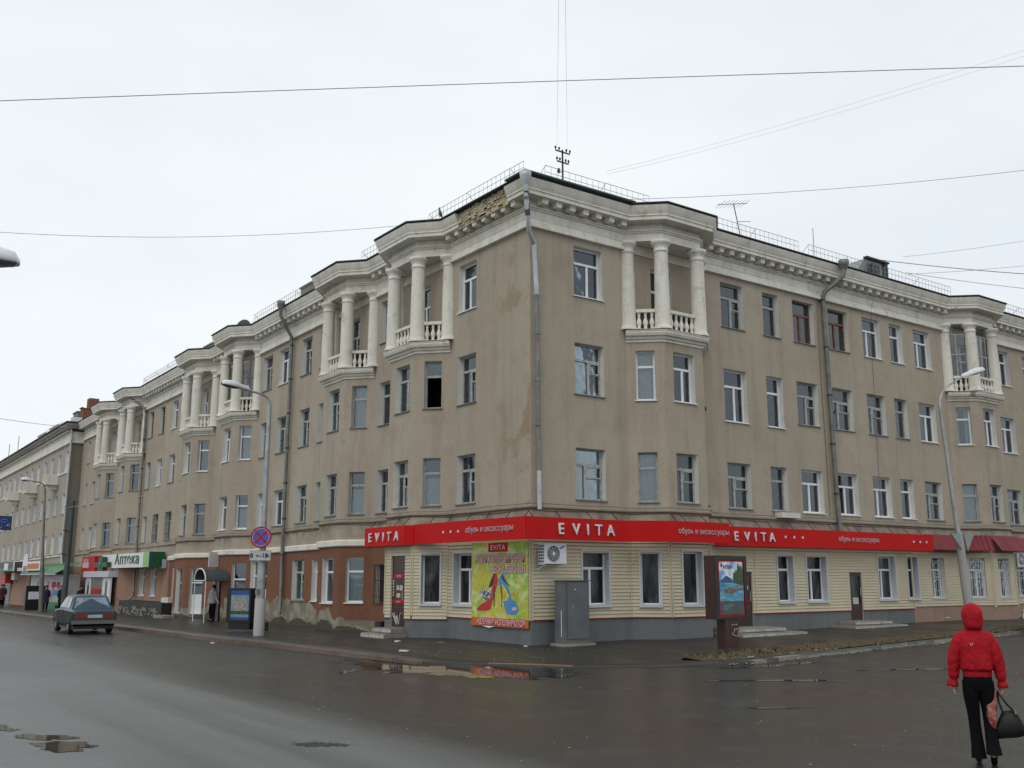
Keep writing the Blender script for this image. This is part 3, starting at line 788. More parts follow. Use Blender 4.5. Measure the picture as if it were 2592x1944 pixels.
def facade_path(dep=.8, lo=0, hi=45, ulo=0, uhi=55.4, bays=True):
    p = [(0, uhi)]
    if bays:
        for j in reversed(LB):
            if ulo <= j and j + 2 * CU + FR <= uhi: p += [(0, j + 2 * CU + FR), (-dep, j + CU + FR), (-dep, j + CU), (0, j)]
    if ulo == 0: p += [(0, 0)]
    else: p += [(0, ulo)]; return p
    for j in RB: p += [(j, 0), (j + CU, -dep), (j + CU + FR, -dep), (j + 2 * CU + FR, 0)]
    p += [(hi, 0)]; return p
PATH = facade_path()
mb = MB(); sweep(PATH, [(0, 12.62), (.05, 12.62), (.05, 12.87), (.10, 12.885), (.10, 12.92), (.15, 12.935), (.15, 12.975), (.05, 12.985), (.05, 13.20)], mb)
mb.build('frieze', M['white'], B, warp=True)
# cornice is broken off on the left facade close to the corner
PA = [p for p in PATH if not (p[0] == 0 and p[1] == 0 and False)]
i0 = PATH.index((0, 0))
crown = [(.05, 13.185), (.47, 13.185), (.47, 13.185), (.48, 13.185), (.48, 13.30), (.51, 13.31), (.51, 13.36), (.555, 13.45), (.60, 13.57), (.61, 13.64), (.0, 13.68)]
mb = MB(); sweep(PATH[:i0] + [(0, 3.25)], crown, mb); mb.build('cornice', M['white'], B, warp=True)
mb = MB(); sweep([(0, .50), (0, 0)] + PATH[i0 + 1:], crown, mb); mb.build('cornice', M['white'], B, warp=True)
rb = random.Random(5); rows = []
for k in range(60):
    u = .48 + (3.27 - .48) * k / 59
    prof = [(.04, 13.19), (.40, 13.17), (.42, 13.13), (.42, 13.28), (.42, 13.36), (.42, 13.45), (.46, 13.56), (.44, 13.67), (0, 13.68)]
    rows.append([(-(d + rb.uniform(-.035, .045)), u, z + rb.uniform(-.02, .02)) for d, z in prof])
mb = MB(); mb.grid(rows, 0, False)
for k in range(150):
    u = rb.uniform(.6, 3.05); z = rb.choice([13.2, 13.28, 13.36, 13.44, 13.52, 13.6]); d = .41 + rb.uniform(-.04, .06)
    mb.box(-d - .05, -d + .06, u, u + rb.uniform(.08, .22), z, z + .065)
mb.build('broken_cornice', M['brick'], B)
mb = MB(); sweep(PATH, [(.0, 13.685), (.64, 13.675), (.66, 13.67), (.66, 13.695), (.64, 13.72), (.0, 13.80)], mb)
mb.build('roof_edge', M['darkroof'], B, warp=True)
mb = MB(); g = [(.70, 13.70), (.73, 13.74), (.70, 13.79), (.62, 13.80), (.45, 13.80)]
sweep([(0, .3), (0, 0), (3.7, 0)], g, mb); mb.build('gutter', M['green'], B)
# roof planes
mb = MB()
def rf(a, b): mb.grid([[(p[0], p[1], p[2]) for p in a], [(p[0], p[1], p[2]) for p in b]], 0, False)
n_ = 20
rf([(-.3, 55.4 + (-.3 - 55.4) * i / n_, 13.79) for i in range(n_ + 1)], [(6.5, 55.4 + (6.5 - 55.4) * i / n_, 15.6) for i in range(n_ + 1)])
rf([(-.3 + 45.3 * i / n_, -.3, 13.79) for i in range(n_ + 1)], [(6.5 + 38.5 * i / n_, 6.5, 15.6) for i in range(n_ + 1)])
rf([(6.5, 55.4 + (6.5 - 55.4) * i / n_, 15.6) for i in range(n_ + 1)], [(13, 55.4 + (13 - 55.4) * i / n_, 13.8) for i in range(n_ + 1)])
rf([(6.5 + 38.5 * i / n_, 6.5, 15.6) for i in range(n_ + 1)], [(13 + 32 * i / n_, 13, 13.8) for i in range(n_ + 1)])
mb.build('roof', M['roof'], B, warp=True)
# straight stretches: white band, lower moulding, modillions
def stretches():
    Ls = []; prev = 0
    for j in LB: Ls.append((prev, j)); prev = j + 2 * CU + FR
    Ls.append((prev, 55.3)); Rs = []; prev = 0
    for j in RB: Rs.append((prev, j)); prev = j + 2 * CU + FR
    Rs.append((prev, 45)); return Ls, Rs
Ls, Rs = stretches()
mb = MB(); lowm = [(0, 12.32), (.13, 12.33), (.13, 12.41), (.095, 12.43), (.095, 12.52), (.05, 12.56), (.05, 12.63)]
for pth_ in [[(0, b), (0, a)] for a, b in Ls[1:]] + [[(0, Ls[0][1]), (0, 0), (Rs[0][1], 0)]] + [[(a, 0), (b, 0)] for a, b in Rs[1:]]:
    mb = MB(); sweep(pth_, lowm, mb); mb.build('moulding', M['white'], B, warp=True)
for j in LB: mbox(-.035, .001, j + .002, j + 2 * CU + FR - .002, 12.30, 12.61).build('inner_band', M['white'], B, warp=True)
for j in RB: mbox(j + .002, j + 2 * CU + FR - .002, -.035, .001, 12.30, 12.61).build('inner_band', M['white'], B, warp=True)
mod = MB(); T = lambda x, y, z: (x, y, z)
mod.box(-.105, .105, -.335, 0, -.165, -.04); mod.box(-.12, .12, -.36, 0, -.04, .0)
mod.v = [(x, y, z) for x, y, z in mod.v]
mod_me = mod.mesh(M['white'], name='modillion')
for a, b in Ls:
    n_ = int((b - a - .25) / .53); off = (b - a - n_ * .53) / 2
    for k in range(n_ + 1):
        u = a + off + k * .53
        if u > 49: continue
        child('modillion', mod_me, B, (-.055, u, wz(u, 13.183)), R_(-90))
for a, b in Rs:
    n_ = int((b - a - .25) / .53); off = (b - a - n_ * .53) / 2
    for k in range(n_ + 1):
        u = a + off + k * .53
        if u > 32: continue
        child('modillion', mod_me, B, (u, -.055, 13.183), 0)
# string course above the ground floor
mb = MB(); sweep(PATH, [(0, 3.93), (.05, 3.94), (.085, 3.97), (.085, 4.01), (.03, 4.03), (0, 4.05)], mb)
mb.build('string_course', M['stucco_lo'], B, warp=True)
mb = MB(); bandp = [(0, 3.10), (.07, 3.11), (.09, 3.14), (.09, 3.30), (.06, 3.33), (0, 3.35)]
pp = facade_path(ulo=8.2, uhi=33.1); sweep(pp, bandp, mb)
mb.build('white_band', M['white'], B, warp=True)

# balconies
def lathe_profile(pr, n, mat, name):
    m_ = MB(); m_.lathe(0, 0, pr, n); m_.face([(pr[-1][0] * math.cos(6.28318 * k / n), pr[-1][0] * math.sin(6.28318 * k / n), pr[-1][1]) for k in range(n)]); return m_.mesh(mat, name=name)
COLM = lathe_profile([(.33, 0), (.33, .07), (.29, .10), (.275, .16), (.27, .5), (.262, 1.3), (.24, 2.45), (.245, 2.50), (.275, 2.52), (.275, 2.55), (.245, 2.57), (.25, 2.66), (.31, 2.74), (.35, 2.78), (.36, 2.86), (.30, 2.87)], 20, M['white'], 'column')
BALM = lathe_profile([(.075, 0), (.075, .05), (.045, .07), (.055, .14), (.085, .22), (.08, .28), (.045, .38), (.035, .45), (.055, .49), (.04, .52), (.06, .56), (.07, .60)], 10, M['white'], 'baluster')
def balcony(wall, t0, tag_, glazed=False):
    pts = [wall.P(t0, 0, 0)[:2], wall.P(t0 + CU, .8, 0)[:2], wall.P(t0 + CU + FR, .8, 0)[:2], wall.P(t0 + 2 * CU + FR, 0, 0)[:2]]
    mb = MB(); sp_ = [(0, 9.28), (.04, 9.29), (.04, 9.36), (.10, 9.38), (.12, 9.44), (.20, 9.47), (.24, 9.55), (.24, 9.60), (.26, 9.61), (.26, 9.63), (.0, 9.68)]
    sweep(pts, sp_, mb)
    mb.face([(x, y, 9.685) for x, y in [tuple(q) for q in offset_path(pts, .2)]]); mb.face([(x, y, 9.29) for x, y in pts])
    bo = mb.build('balcony', M['white'], B, warp=True); mb = MB()
    # soffit block over the columns
    mb.face([(x, y, 12.622) for x, y in [tuple(q) for q in offset_path(pts, .04)]])
    mb.face([(x, y, 13.02) for x, y in pts]); mb.build('soffit', M['white'], bo, warp=True)
    cp = [wall.P(t0 + .12, .0, 0), wall.P(t0 + CU + .05, .74, 0), wall.P(t0 + CU + FR - .05, .74, 0), wall.P(t0 + 2 * CU + FR - .12, .0, 0)]
    base = wz(cp[1][1], 9.69) 
    for c in cp:
        o = child('column', COLM, bo, (c[0], c[1], wz(c[1], 9.69))); o.scale = (.92, .92, 2.93 / 2.87)
    for k in range(3):
        a, b = Vector(cp[k][:2]), Vector(cp[k + 1][:2]); d = (b - a); L_ = d.length; d /= L_
        n = Vector((d.y, -d.x)); a2 = a + d * .24; b2 = b - d * .24; zz = wz(a.y, 9.69)
        ang = math.atan2(d.y, d.x); m_ = MB(); ll = (b2 - a2).length
        m_.box(0, ll, -.09, .09, .60, .70)
        child('balustrade_rail', m_.mesh(M['white'], name='rail'), bo, (a2.x, a2.y, zz - .02), ang)
        nb = 5 if k == 1 else 3
        for q in range(nb):
            p = a2 + (b2 - a2) * ((q + .5) / nb); o = child('baluster', BALM, bo, (p.x, p.y, zz + .02)); o.scale = (1, 1, .97)
    # boards behind the balusters
    if tag_:
        m_ = MB(); q = [tuple(v) for v in offset_path(pts, -.16)]
        for a, b in zip(q, q[1:]): m_.face([(a[0], a[1], 9.7), (b[0], b[1], 9.7), (b[0], b[1], 10.28), (a[0], a[1], 10.28)])
        m_.build('board', M['doorbrown'], bo, warp=True)
    if glazed:
        m_ = MB(); g_ = MB(); q = [Vector(v) for v in offset_path(pts, -.14)]
        for a, b in zip(q, q[1:]):
            d = b - a; L_ = d.length
            if L_ < .1: continue
            ang = math.atan2(d.y, d.x)
            def T2(x, y, z, a=a, ang=ang): return (a.x + x * math.cos(ang) - y * math.sin(ang), a.y + x * math.sin(ang) + y * math.cos(ang), z)
            nn_ = 4 if L_ > 1.2 else 2
            for i in range(nn_ + 1): m_.box(L_ * i / nn_ - .02, L_ * i / nn_ + .02, -.02, .02, 10.3, 12.2, T=T2)
            for z in (10.3, 11.3, 12.16): m_.box(.02, L_ - .02, -.018, .018, z, z + .05, T=T2)
            g_.face([T2(0, 0, 10.32), T2(L_, 0, 10.32), T2(L_, 0, 12.18), T2(0, 0, 12.18)])
        m_.build('glazing_bars', M['woodb'] if glazed == 1 else M['woodw'], bo, warp=True); g_.build('glazing', M['glass'], bo, warp=True)
    return bo
for i, j in enumerate(LB): balcony(WL, LU(j + 2 * CU + FR), i in (0, 1, 2), glazed=(1 if i == 2 else 0))
for i, j in enumerate(RB): balcony(WR, j, True, glazed=(2 if i == 1 else 0))

# drainpipes
def drain(pts, r=.055, mat='pipe', funnel=True, secs=None, warp=True):
    mb = MB(); mb.tube(pts, r, 10)
    if funnel:
        x, y, z = pts[0]; mb.lathe(x, y, [(r, z - .10), (r * 1.2, z - .05), (r * 2.3, z + .14), (r * 2.4, z + .30), (r * 2.2, z + .30)], 12)
    for k in range(1, 8):
        a = Vector(pts[-2]); b = Vector(pts[-1])
    o = mb.build('drainpipe', M[mat], B, warp=warp)
    # joint collars
    cl = MB(); a, b = [(Vector(p), Vector(q)) for p, q in zip(pts, pts[1:])][max(range(len(pts) - 1), key=lambda i: (Vector(pts[i]) - Vector(pts[i + 1])).length)]
    n = int((b - a).length / 1.5)
    for k in range(n + 1):
        p = a + (b - a) * (k / max(1, n)); d = (b - a).normalized() * .04
        cl.tube([p - d, p + d], r * 1.22, 10)
    cl.build('pipe_collar', M['pipedark' if mat == 'pipe' else 'pipe'], o, warp=warp)
    return o
cd = drain([(-.60, -.60, 13.45), (-.56, -.58, 12.95), (-.40, -.46, 12.3), (-.30, -.36, 12.0), (.02, -.18, 11.75)], .075, 'pipenew')
m_ = MB(); m_.tube([(-.575, -.59, 13.15), (-.44, -.49, 12.45)], .082, 10); m_.build('pipe_sleeve', M['pipedark'], cd)
m_ = MB(); m_.tube([(.02, -.18, 11.78), (.12, -.17, 10.2)], .075, 10); m_.build('pipe_section', M['pipenew'], cd)
m_ = MB(); m_.tube([(.12, -.17, 10.22), (.15, -.17, 7.0), (.18, -.16, 5.0)], .07, 10)
for z in (9.0, 7.6, 6.3): m_.tube([(.135, -.17, z), (.135, -.17, z + .07)], .09, 10)
m_.build('pipe_section', M['pipe'], cd)
m_ = MB(); m_.tube([(.18, -.16, 5.02), (.19, -.16, 3.9)], .07, 10); m_.build('pipe_section', M['pipenew'], cd)
drain([(14.25, -.80, 13.5), (14.2, -.78, 13.2), (13.95, -.5, 12.85), (13.72, -.25, 12.6), (13.72, -.15, 12.3), (13.84, -.15, 5.0), (13.9, -.15, 3.65)], .085)
drain([(-.80, 17.0, 13.55), (-.78, 17.0, 13.2), (-.45, 17.1, 12.75), (-.2, 17.15, 12.4), (-.16, 17.15, 12.0), (-.16, 17.2, 3.0), (-.16, 17.15, 1.2), (-.22, 17.05, .55)], .075)
drain([(-.85, 40.3, 13.5), (-.80, 40.1, 13.1), (-.30, 39.3, 12.6), (-.16, 39.05, 12.2), (-.16, 39.0, 3.5), (-.16, 39.0, 1.2), (-.7, 38.7, .75)], .07)
# thin cables clipped to the walls
cb = MB()
cb.tube([(13.5, -.06, 12.6), (13.5, -.03, 9), (13.56, -.03, 4.15)], .012, 5); cb.tube([(17.0, -.64, 13.8), (16.9, -.10, 12.6), (16.8, -.03, 11), (16.65, -.03, 4.2)], .008, 5)
rc = random.Random(9)
for base, amp in ((4.075, .012), (3.90, .03)):
    pth = offset_path([p for p in PATH if p[1] < 34], .10 if base > 4 else .02); pts = []
    for a, b in zip(pth, pth[1:]):
        k = max(1, int((b - a).length / .7))
        for i in range(k):
            q = a + (b - a) * i / k; pts.append((q.x, q.y, base + rc.uniform(-amp, amp)))
    cb.tube(pts, .010, 5)
cb.build('wall_cable', M['wire'], B, warp=True)

# roof railing panels
def railing(A, Bp, z0, hgt=.40, step=.235, gap=.15, panel=2.35, inset=.35):
    d = Vector(Bp) - Vector(A); L_ = d.length; d /= L_; n = Vector((d.y, -d.x)); t = 0; rr_ = random.Random(int(L_ * 100))
    while t < L_ - .6:
        l = min(panel, L_ - t); m_ = MB(); lean = rr_.uniform(-.05, .06)
        def P(s, h): q = Vector(A) + d * (t + s) - n * (inset - .55 * 0 + lean * h); return (q.x, q.y, z0 + h)
        k = int(l / step)
        for i in range(k + 1): m_.tube([P(i * step, -.04), P(i * step, hgt)], .0065, 4, caps=False)
        m_.tube([P(0, hgt), P(k * step, hgt)], .010, 4, caps=False); m_.tube([P(0, hgt * .5), P(k * step, hgt * .5)], .009, 4, caps=False)
        q = Vector(A) + d * (t) - n * (inset + .35); m_.tube([P(.02, hgt), (q.x, q.y, z0 + .1)], .010, 4, caps=False)
        m_.build('roof_railing', M['rail'], B, warp=True)
        t += l + .02
RAILD = -.56
def rl(x0, x1): railing((x0, 0), (x1, 0), 13.75, inset=RAILD)
rl(.15, 4.6); rl(7.2, 12.1); rl(12.5, 22.3); rl(25.2, 34)
railing((0, 5.0), (0, -.5), 13.75, inset=RAILD); railing((0, 9.9), (0, 8.0), 13.75, inset=RAILD); railing((0, 20.8), (0, 14.0), 13.75, inset=RAILD)
railing((0, 26.4), (0, 25.0), 13.75, inset=RAILD); railing((0, 38.6), (0, 30.8), 13.75, inset=RAILD)
# chimneys and dormer
def part_box(name, x0, x1, y0, y1, z0, z1, mat, cap=None):
    m_ = MB(); m_.box(x0, x1, y0, y1, z0, z1)
    if cap: m_.box(x0 - .06, x1 + .06, y0 - .06, y1 + .06, z1, z1 + .08)
    return m_.build(name, M[mat], B)
part_box('chimney', 1.0, 1.9, 17.6, 19.1, 13.6, 15.15, 'conc', True)
part_box('chimney', 1.0, 1.8, 30.9, 32.4, 13.6, 14.85, 'conc', True)
m_ = MB(); T = lambda x, y, z: (x, y, z)
m_.face([(18.0, 1.6, 14.3), (18.9, 1.4, 15.35), (20.3, 1.4, 15.35), (20.35, 1.4, 14.3)]); m_.face([(18.9, 1.4, 15.36), (20.35, 1.4, 15.36), (20.35, 3.4, 15.30), (18.9, 3.4, 15.30)]); m_.face([(18.0, 1.6, 14.3), (18.9, 1.4, 15.35), (18.9, 3.4, 15.3), (18.0, 3.4, 14.3)])
m_.face([(20.35, 1.4, 14.3), (20.35, 3.4, 14.6), (20.35, 3.4, 15.3), (20.35, 1.4, 15.36)])
dm = m_.build('dormer', M['greytri'], B)
m_ = MB(); m_.box(19.2, 19.75, 1.30, 1.38, 14.55, 15.2); m_.box(20.15, 20.38, 1.3, 1.39, 14.3, 15.4); m_.box(18.85, 20.45, 1.25, 1.45, 15.36, 15.44); m_.build('dormer_shutter', M['darkroof'], dm)
m_ = MB(); m_.box(25.6, 27.4, .2, .9, 13.7, 14.35); m_.box(25.5, 27.5, .1, 1.0, 14.35, 14.42); m_.build('chimney', M['conc'], B)
# flower box outside a second-floor window
m_ = MB(); m_.box(10.5, 11.5, -.32, -.02, 4.02, 4.20); m_.build('flower_box', M['reveal'], B)

# ---- siding on the shop front
pitch = .104
planks = []
def plank_rows(wall, ta, tb, z0, z1, ops, joints=()):
    z = z0
    while z < z1 - .02:
        zt = min(z + pitch, z1); cuts = [(a, b) for a, b, c, d in ops if c < z + pitch * .5 < d]
        s = ta; segs = []
        for a, b in sorted(cuts):
            if a > s: segs.append((s, min(a, tb)))
            s = max(s, b)
        if s < tb: segs.append((s, tb))
        for a, b in segs:
            js = [a] + [j for j in joints if a + .1 < j < b - .1] + [b]
            for p, q in zip(js, js[1:]):
                if q - p > .02: planks.append((wall, p, q, z, zt))
        z = zt
ZP0, ZP1 = .84, 3.1
plank_rows(WR, .06, 3.72, ZP0, ZP1, WR.op)
(w0, w1, w2), _ = RWs[0]
plank_rows(w0, .02, w0.len - .03, ZP0, ZP1, w0.op); plank_rows(w1, .03, w1.len - .03, ZP0, ZP1, w1.op)
plank_rows(WR, 7.26, 18.4, ZP0, ZP1, WR.op)
(l0, l1, l2), _ = LW[0]
plank_rows(l1, .03, l1.len - .03, .72, ZP1, l1.op); plank_rows(l2, .03, l2.len - .02, .72, ZP1, l2.op)
plank_rows(WL, LU(4.34), LU(.06), .80, ZP1, WL.op)
near = planks
planks = []
plank_rows(WR, 18.41, 21.9, .9, 3.0, WR.op)
(x0, x1, x2), _ = RWs[1]
plank_rows(x0, .02, x0.len - .03, .9, 3.0, x0.op); plank_rows(x1, .03, x1.len - .03, .9, 3.0, x1.op); plank_rows(WR, 25.5, 32, .9, 3.0, WR.op)
far = planks
def plank_geo(mb, W, p, q, z, zt, local):
    prof = [(.002, .002), (.038, 0), (.036, .012), (.010, zt - z)]
    T = (lambda t, d, h: (t - p, -d, h)) if local else (lambda t, d, h: W.P(t, d, z + h))
    rws = [[T(t, d, h) for t in (p, q)] for d, h in prof]
    mb.grid(rws, 0, False)
    mb.face([T(p, d, h) for d, h in prof]); mb.face([T(q, d, h) for d, h in prof])
pm = {}
near_sorted = near
stuffp = MB()
for i, (W, p, q, z, zt) in enumerate(near):
    if i >= 298: plank_geo(stuffp, W, p, q, z, zt, False); continue
    key = (round(q - p, 3), round(zt - z, 3))
    if key not in pm:
        m_ = MB(); plank_geo(m_, W, p, q, z, zt, True); pm[key] = m_.mesh(M['planks'], name='siding_plank')
    c = W.P(p, 0, z); child('siding_plank', pm[key], B, c, W.a)
for W, p, q, z, zt in far: plank_geo(stuffp, W, p, q, z, zt, False)
o = stuffp.build('siding', M['planks'], B); o['kind'] = 'stuff'
# vertical trims, starter strip
mb = MB()
def trimv(W, t, w=.05, z0=ZP0 - .02, z1=3.1): mb = MB(); mb.box(t - w / 2, t + w / 2, .002, .046, z0, z1, T=lambda x, y, z: W.P(x, y, z)); mb.build('corner_trim', M['planks'], B)
for W, t in ((WR, .03), (WL, LU(.03)), (w0, w0.len - .02), (w1, .02), (w1, w1.len - .02), (WR, 3.74), (WR, 7.24), (l1, .02), (l1, l1.len - .02), (l2, .02), (l2, l2.len - .01), (WL, LU(4.36)), (WR, 9.35), (WR, 18.4), (WR, 21.9), (x0, x0.len - .02), (x1, .02), (x1, x1.len - .02)): trimv(W, t)
for W, a, b, z in ((WR, .05, 3.78, .82), (w0, 0, w0.len, .82), (w1, 0, w1.len, .82), (WR, 7.2, 8.15, .82), (WR, 9.25, 14.4, .82), (WR, 15.2, 18.4, .82), (l1, 0, .38, .70), (l1, 1.36, l1.len, .70), (l2, 0, l2.len, .70), (WL, LU(4.38), LU(.03), .78)):
    mb = MB(); mb.box(a, b, .001, .048, z, z + .018, T=lambda x, y, zz, W=W: W.P(x, y, zz)); mb.build('starter_strip', M['redp'], B)
# shop window surrounds in grey-white trim
mb = MB()
for W in (WR, w0, w1, l2, WL):
    for a, b, c, d in W.op:
        if c < 1.3 and 2.6 < d < 2.85 and c > 1.1 and (W is not WL or a > LU(5)) and (W is not WR or a < 19.5):
            mb = MB()
            for (p, q, r, s) in ((a - .05, a, c, d), (b, b + .05, c, d), (a - .05, b + .05, d, d + .05)): mb.box(p, q, .003, .05, r, s, T=lambda x, y, z, W=W: W.P(x, y, z))
            for (p, q) in ((a, a + .012), (b - .012, b)): mb.box(p, q, -.22, .045, c, d, T=lambda x, y, z, W=W: W.P(x, y, z))
            mb.box(a - .05, b + .05, -.1, .09, c - .06, c + .004, T=lambda x, y, z, W=W: W.P(x, y, z)); mb.build('window_trim', M['pvcgrey'], B)
# window grilles with loops on the far right flats and the left barred window
def grille(W, a, b, c, d, mat, d0=-.05):
    m_ = MB(); P = lambda t, z: W.P(t, d0, z); cx = (a + b) / 2; ww = b - a
    for k in range(6):
        t = a + ww * (k + .5) / 6; m_.tube([P(t, c + .05), P(t, d - .15)], .010, 4, caps=False)
    for z in (c + .06, (c + d) / 2, d - .16): m_.tube([P(a, z), P(b, z)], .010, 4, caps=False)
    for r, z in ((ww * .42, d - .35), (ww * .22, d - .45), (ww * .22, c + .5)):
        m_.tube([P(cx + r * math.cos(q), z + r * 1.1 * math.sin(q)) for q in [6.28318 * k / 14 for k in range(15)]], .011, 4, caps=False)
    m_.build('window_grille', M[mat], B)
grille(WR, 19.72, 20.66, 1.2, 2.8, 'letter'); grille(x0, .3, .9, 1.2, 2.8, 'letter', .02); grille(x1, .45, 1.3, 1.2, 2.8, 'letter', .02); grille(WR, 26.2, 27.3, 1.2, 2.8, 'letter')
m_ = MB()
for k in range(8): m_.tube([(-.06, 8.38 + k * .115, 1.08), (-.06, 8.38 + k * .115, 2.46)], .012, 5)
for z in (1.1, 1.35, 1.9, 2.42): m_.tube([(-.06, 8.34, z), (-.06, 9.24, z)], .012, 5)
m_.build('window_grille', M['iron'], B)
for wr in ((36.6, 35.6), (34.25, 33.2)):
    m_ = MB()
    for k in range(5):
        y = wr[1] + (wr[0] - wr[1]) * (k + .5) / 5; m_.tube([(-.03, y, 4.25), (-.03, y, 5.82)], .011, 4, caps=False)
    for z in (4.6, 5.1, 5.5): m_.tube([(-.03, wr[0], z), (-.03, wr[1], z)], .011, 4, caps=False)
    m_.build('window_grille', M['iron'], B, warp=True)

# doors
def text_me(s, size, mat, ext=.004, align='CENTER', sx=1.0, bold=0.0, spacing=1.0, shear=0.0):
    c = bpy.data.curves.new('t', 'FONT'); c.body = s; c.size = size; c.extrude = ext; c.align_x = align; c.offset = bold; c.space_character = spacing; c.shear = shear; c.resolution_u = 3
    o = bpy.data.objects.new('t', c); col.objects.link(o)
    dg = bpy.context.evaluated_depsgraph_get(); me = bpy.data.meshes.new_from_object(o.evaluated_get(dg))
    bpy.data.objects.remove(o); bpy.data.curves.remove(c)
    for v in me.vertices: x, y, z = v.co; v.co = (x * sx, -z, y)
    me.materials.clear(); me.materials.append(mat); me.name = 'lettering'
    return me
def put_text(parent, W, t, d, z, s, size, mat, name='lettering', **k):
    me = text_me(s, size, M[mat], **k); return child(name, me, parent, W.P(t, d, z), W.a)
def dec(parent, W, t0, t1, z0, z1, d, mat, name, th=.006):
    m_ = MB(); m_.box(t0, t1, d - th, d, z0, z1, T=lambda x, y, z: W.P(x, y, z)); return m_.build(name, M[mat], parent)
def shop_door(W, a, b, z0, z1, glassy):
    m_ = MB(); T = lambda x, y, z: W.P(x, y, z); d = -.02
    if glassy:
        for p, q, r, s in ((a, a + .09, z0, z1), (b - .09, b, z0, z1), (a + .09, b - .09, z1 - .1, z1), (a + .09, b - .09, z0, z0 + .55)): m_.box(p, q, d - .05, d, r, s, T=T)
        g_ = MB(); g_.box(a + .09, b - .09, d - .03, d - .022, z0 + .55, z1 - .1, T=T)
        D_ = m_.build('door', M['doorbrown'], B); g_.build('door_pane', M['shopglass'], D_)
    else:
        m_.box(a, b, d - .05, d, z0, z1, T=T); m_.box(a + .04, b - .04, d, d + .012, z0 + .05, z0 + .6, T=T)
        D_ = m_.build('door', M['doorbrown'], B)
    h_ = MB(); h_.tube([W.P(b - .12, .03, z0 + .85), W.P(b - .12, .03, z0 + 1.15)], .012, 6); h_.build('handle', M['pipenew'], D_)
    return D_
D1 = shop_door(l1, .42, 1.32, .44, 2.74, False)
D2 = shop_door(WR, 8.2, 9.18, .38, 2.17, False)
D3 = shop_door(WR, 14.45, 15.17, .48, 2.16, True)
# prints on the corner shop door
dec(D1, l1, .50, 1.24, 1.98, 2.11, -.014, 'redp', 'door_sticker', .003); put_text(D1, l1, .87, -.010, 2.01, 'EVITA', .10, 'letter', ext=.001)
put_text(D1, l1, .92, -.012, 1.60, '10-20', .21, 'white2', ext=.001, bold=.008, sx=.85)
for i, z in enumerate((1.86, 1.77, 1.68, 1.59, 1.50, 1.41)): dec(D1, l1, .50, .55, z, z + .05, -.014, 'white2', 'door_sticker', .003)
dec(D1, l1, .74, .98, 1.36, 1.50, -.014, 'planks', 'door_sticker', .003)
dec(D1, l1, .50, 1.24, 1.19, 1.30, -.014, 'redp', 'door_sticker', .003); put_text(D1, l1, .87, -.010, 1.21, '% % % %', .07, 'letter', ext=.001)
dec(D1, l1, .52, 1.22, .92, 1.05, -.014, 'redp', 'door_sticker', .003)
m_ = MB()
for a, b in (((.50, .86), (.72, .60)), ((.62, .88), (.78, .50)), ((.78, .50), (.80, .80)), ((.80, .80), (.92, .52)), ((.92, .52), (.99, .84)), ((.99, .84), (1.16, .90)), ((.55, .78), (.86, .70))):
    m_.tube([l1.P(a[0], -.006, a[1]), l1.P(b[0], -.006, b[1])], .009, 4)
m_.build('graffiti', M['white2'], D1)
put_text(D2, WR, 8.95, -.012, 1.60, '0', .22, 'white2', ext=.001, bold=.008)
for z in (1.92, 1.20, .98): dec(D2, WR, 8.86, 9.02, z, z + .11, -.012, 'redp', 'door_sticker', .003)
dec(D3, WR, 14.62, 14.95, 1.05, 1.28, -.012, 'plate', 'door_sticker', .003)
# arched entrance on the left facade
m_ = MB(); m_.box(-.70, -.64, 23.0, 23.62, -.1, 2.0); m_.build('door', M['doorbrown'], B)
m_ = MB(); nA = 10
for k in range(nA):
    a0, a1 = math.pi * k / nA, math.pi * (k + 1) / nA
    f = lambda a, x: (x, 22.3 + .75 * math.cos(a), 1.86 + .52 * math.sin(a))
    m_.face([f(a0, -.82), f(a1, -.82), f(a1, -1.85), f(a0, -1.85)]); g_ = lambda a, x: (x, 22.3 + .71 * math.cos(a), 1.83 + .50 * math.sin(a)); m_.face([g_(a0, -.82), g_(a1, -.82), g_(a1, -1.85), g_(a0, -1.85)])
canopy = thing('entrance_canopy', 'small grey barrel-vaulted canopy on thin white posts above the dark entrance', 'canopy', (-1.3, 22.3, 0))
m_.build('canopy_sheet', M['darkpole'], canopy)
m_ = MB(); m_.tube([(-1.86, 22.3 + .76 * math.cos(math.pi * k / 12), 1.86 + .53 * math.sin(math.pi * k / 12)) for k in range(13)], .03, 6); m_.tube([(-1.86, 23.06, 1.86), (-1.86, 21.54, 1.86)], .025, 6); m_.build('canopy_rim', M['white2'], canopy)
for y in (23.03, 21.57):
    m_ = MB(); m_.tube([(-1.83, y, -.02), (-1.83, y, 1.86)], .022, 6); m_.build('post', M['white2'], canopy)
m_ = MB(); m_.box(-1.25, -.82, 22.95, 23.10, 2.48, 3.15); pl = m_.build('wall_lightbox', M['plate'], None); tag(pl, 'upright grey advertising box on a bracket above the barrel canopy', 'sign')

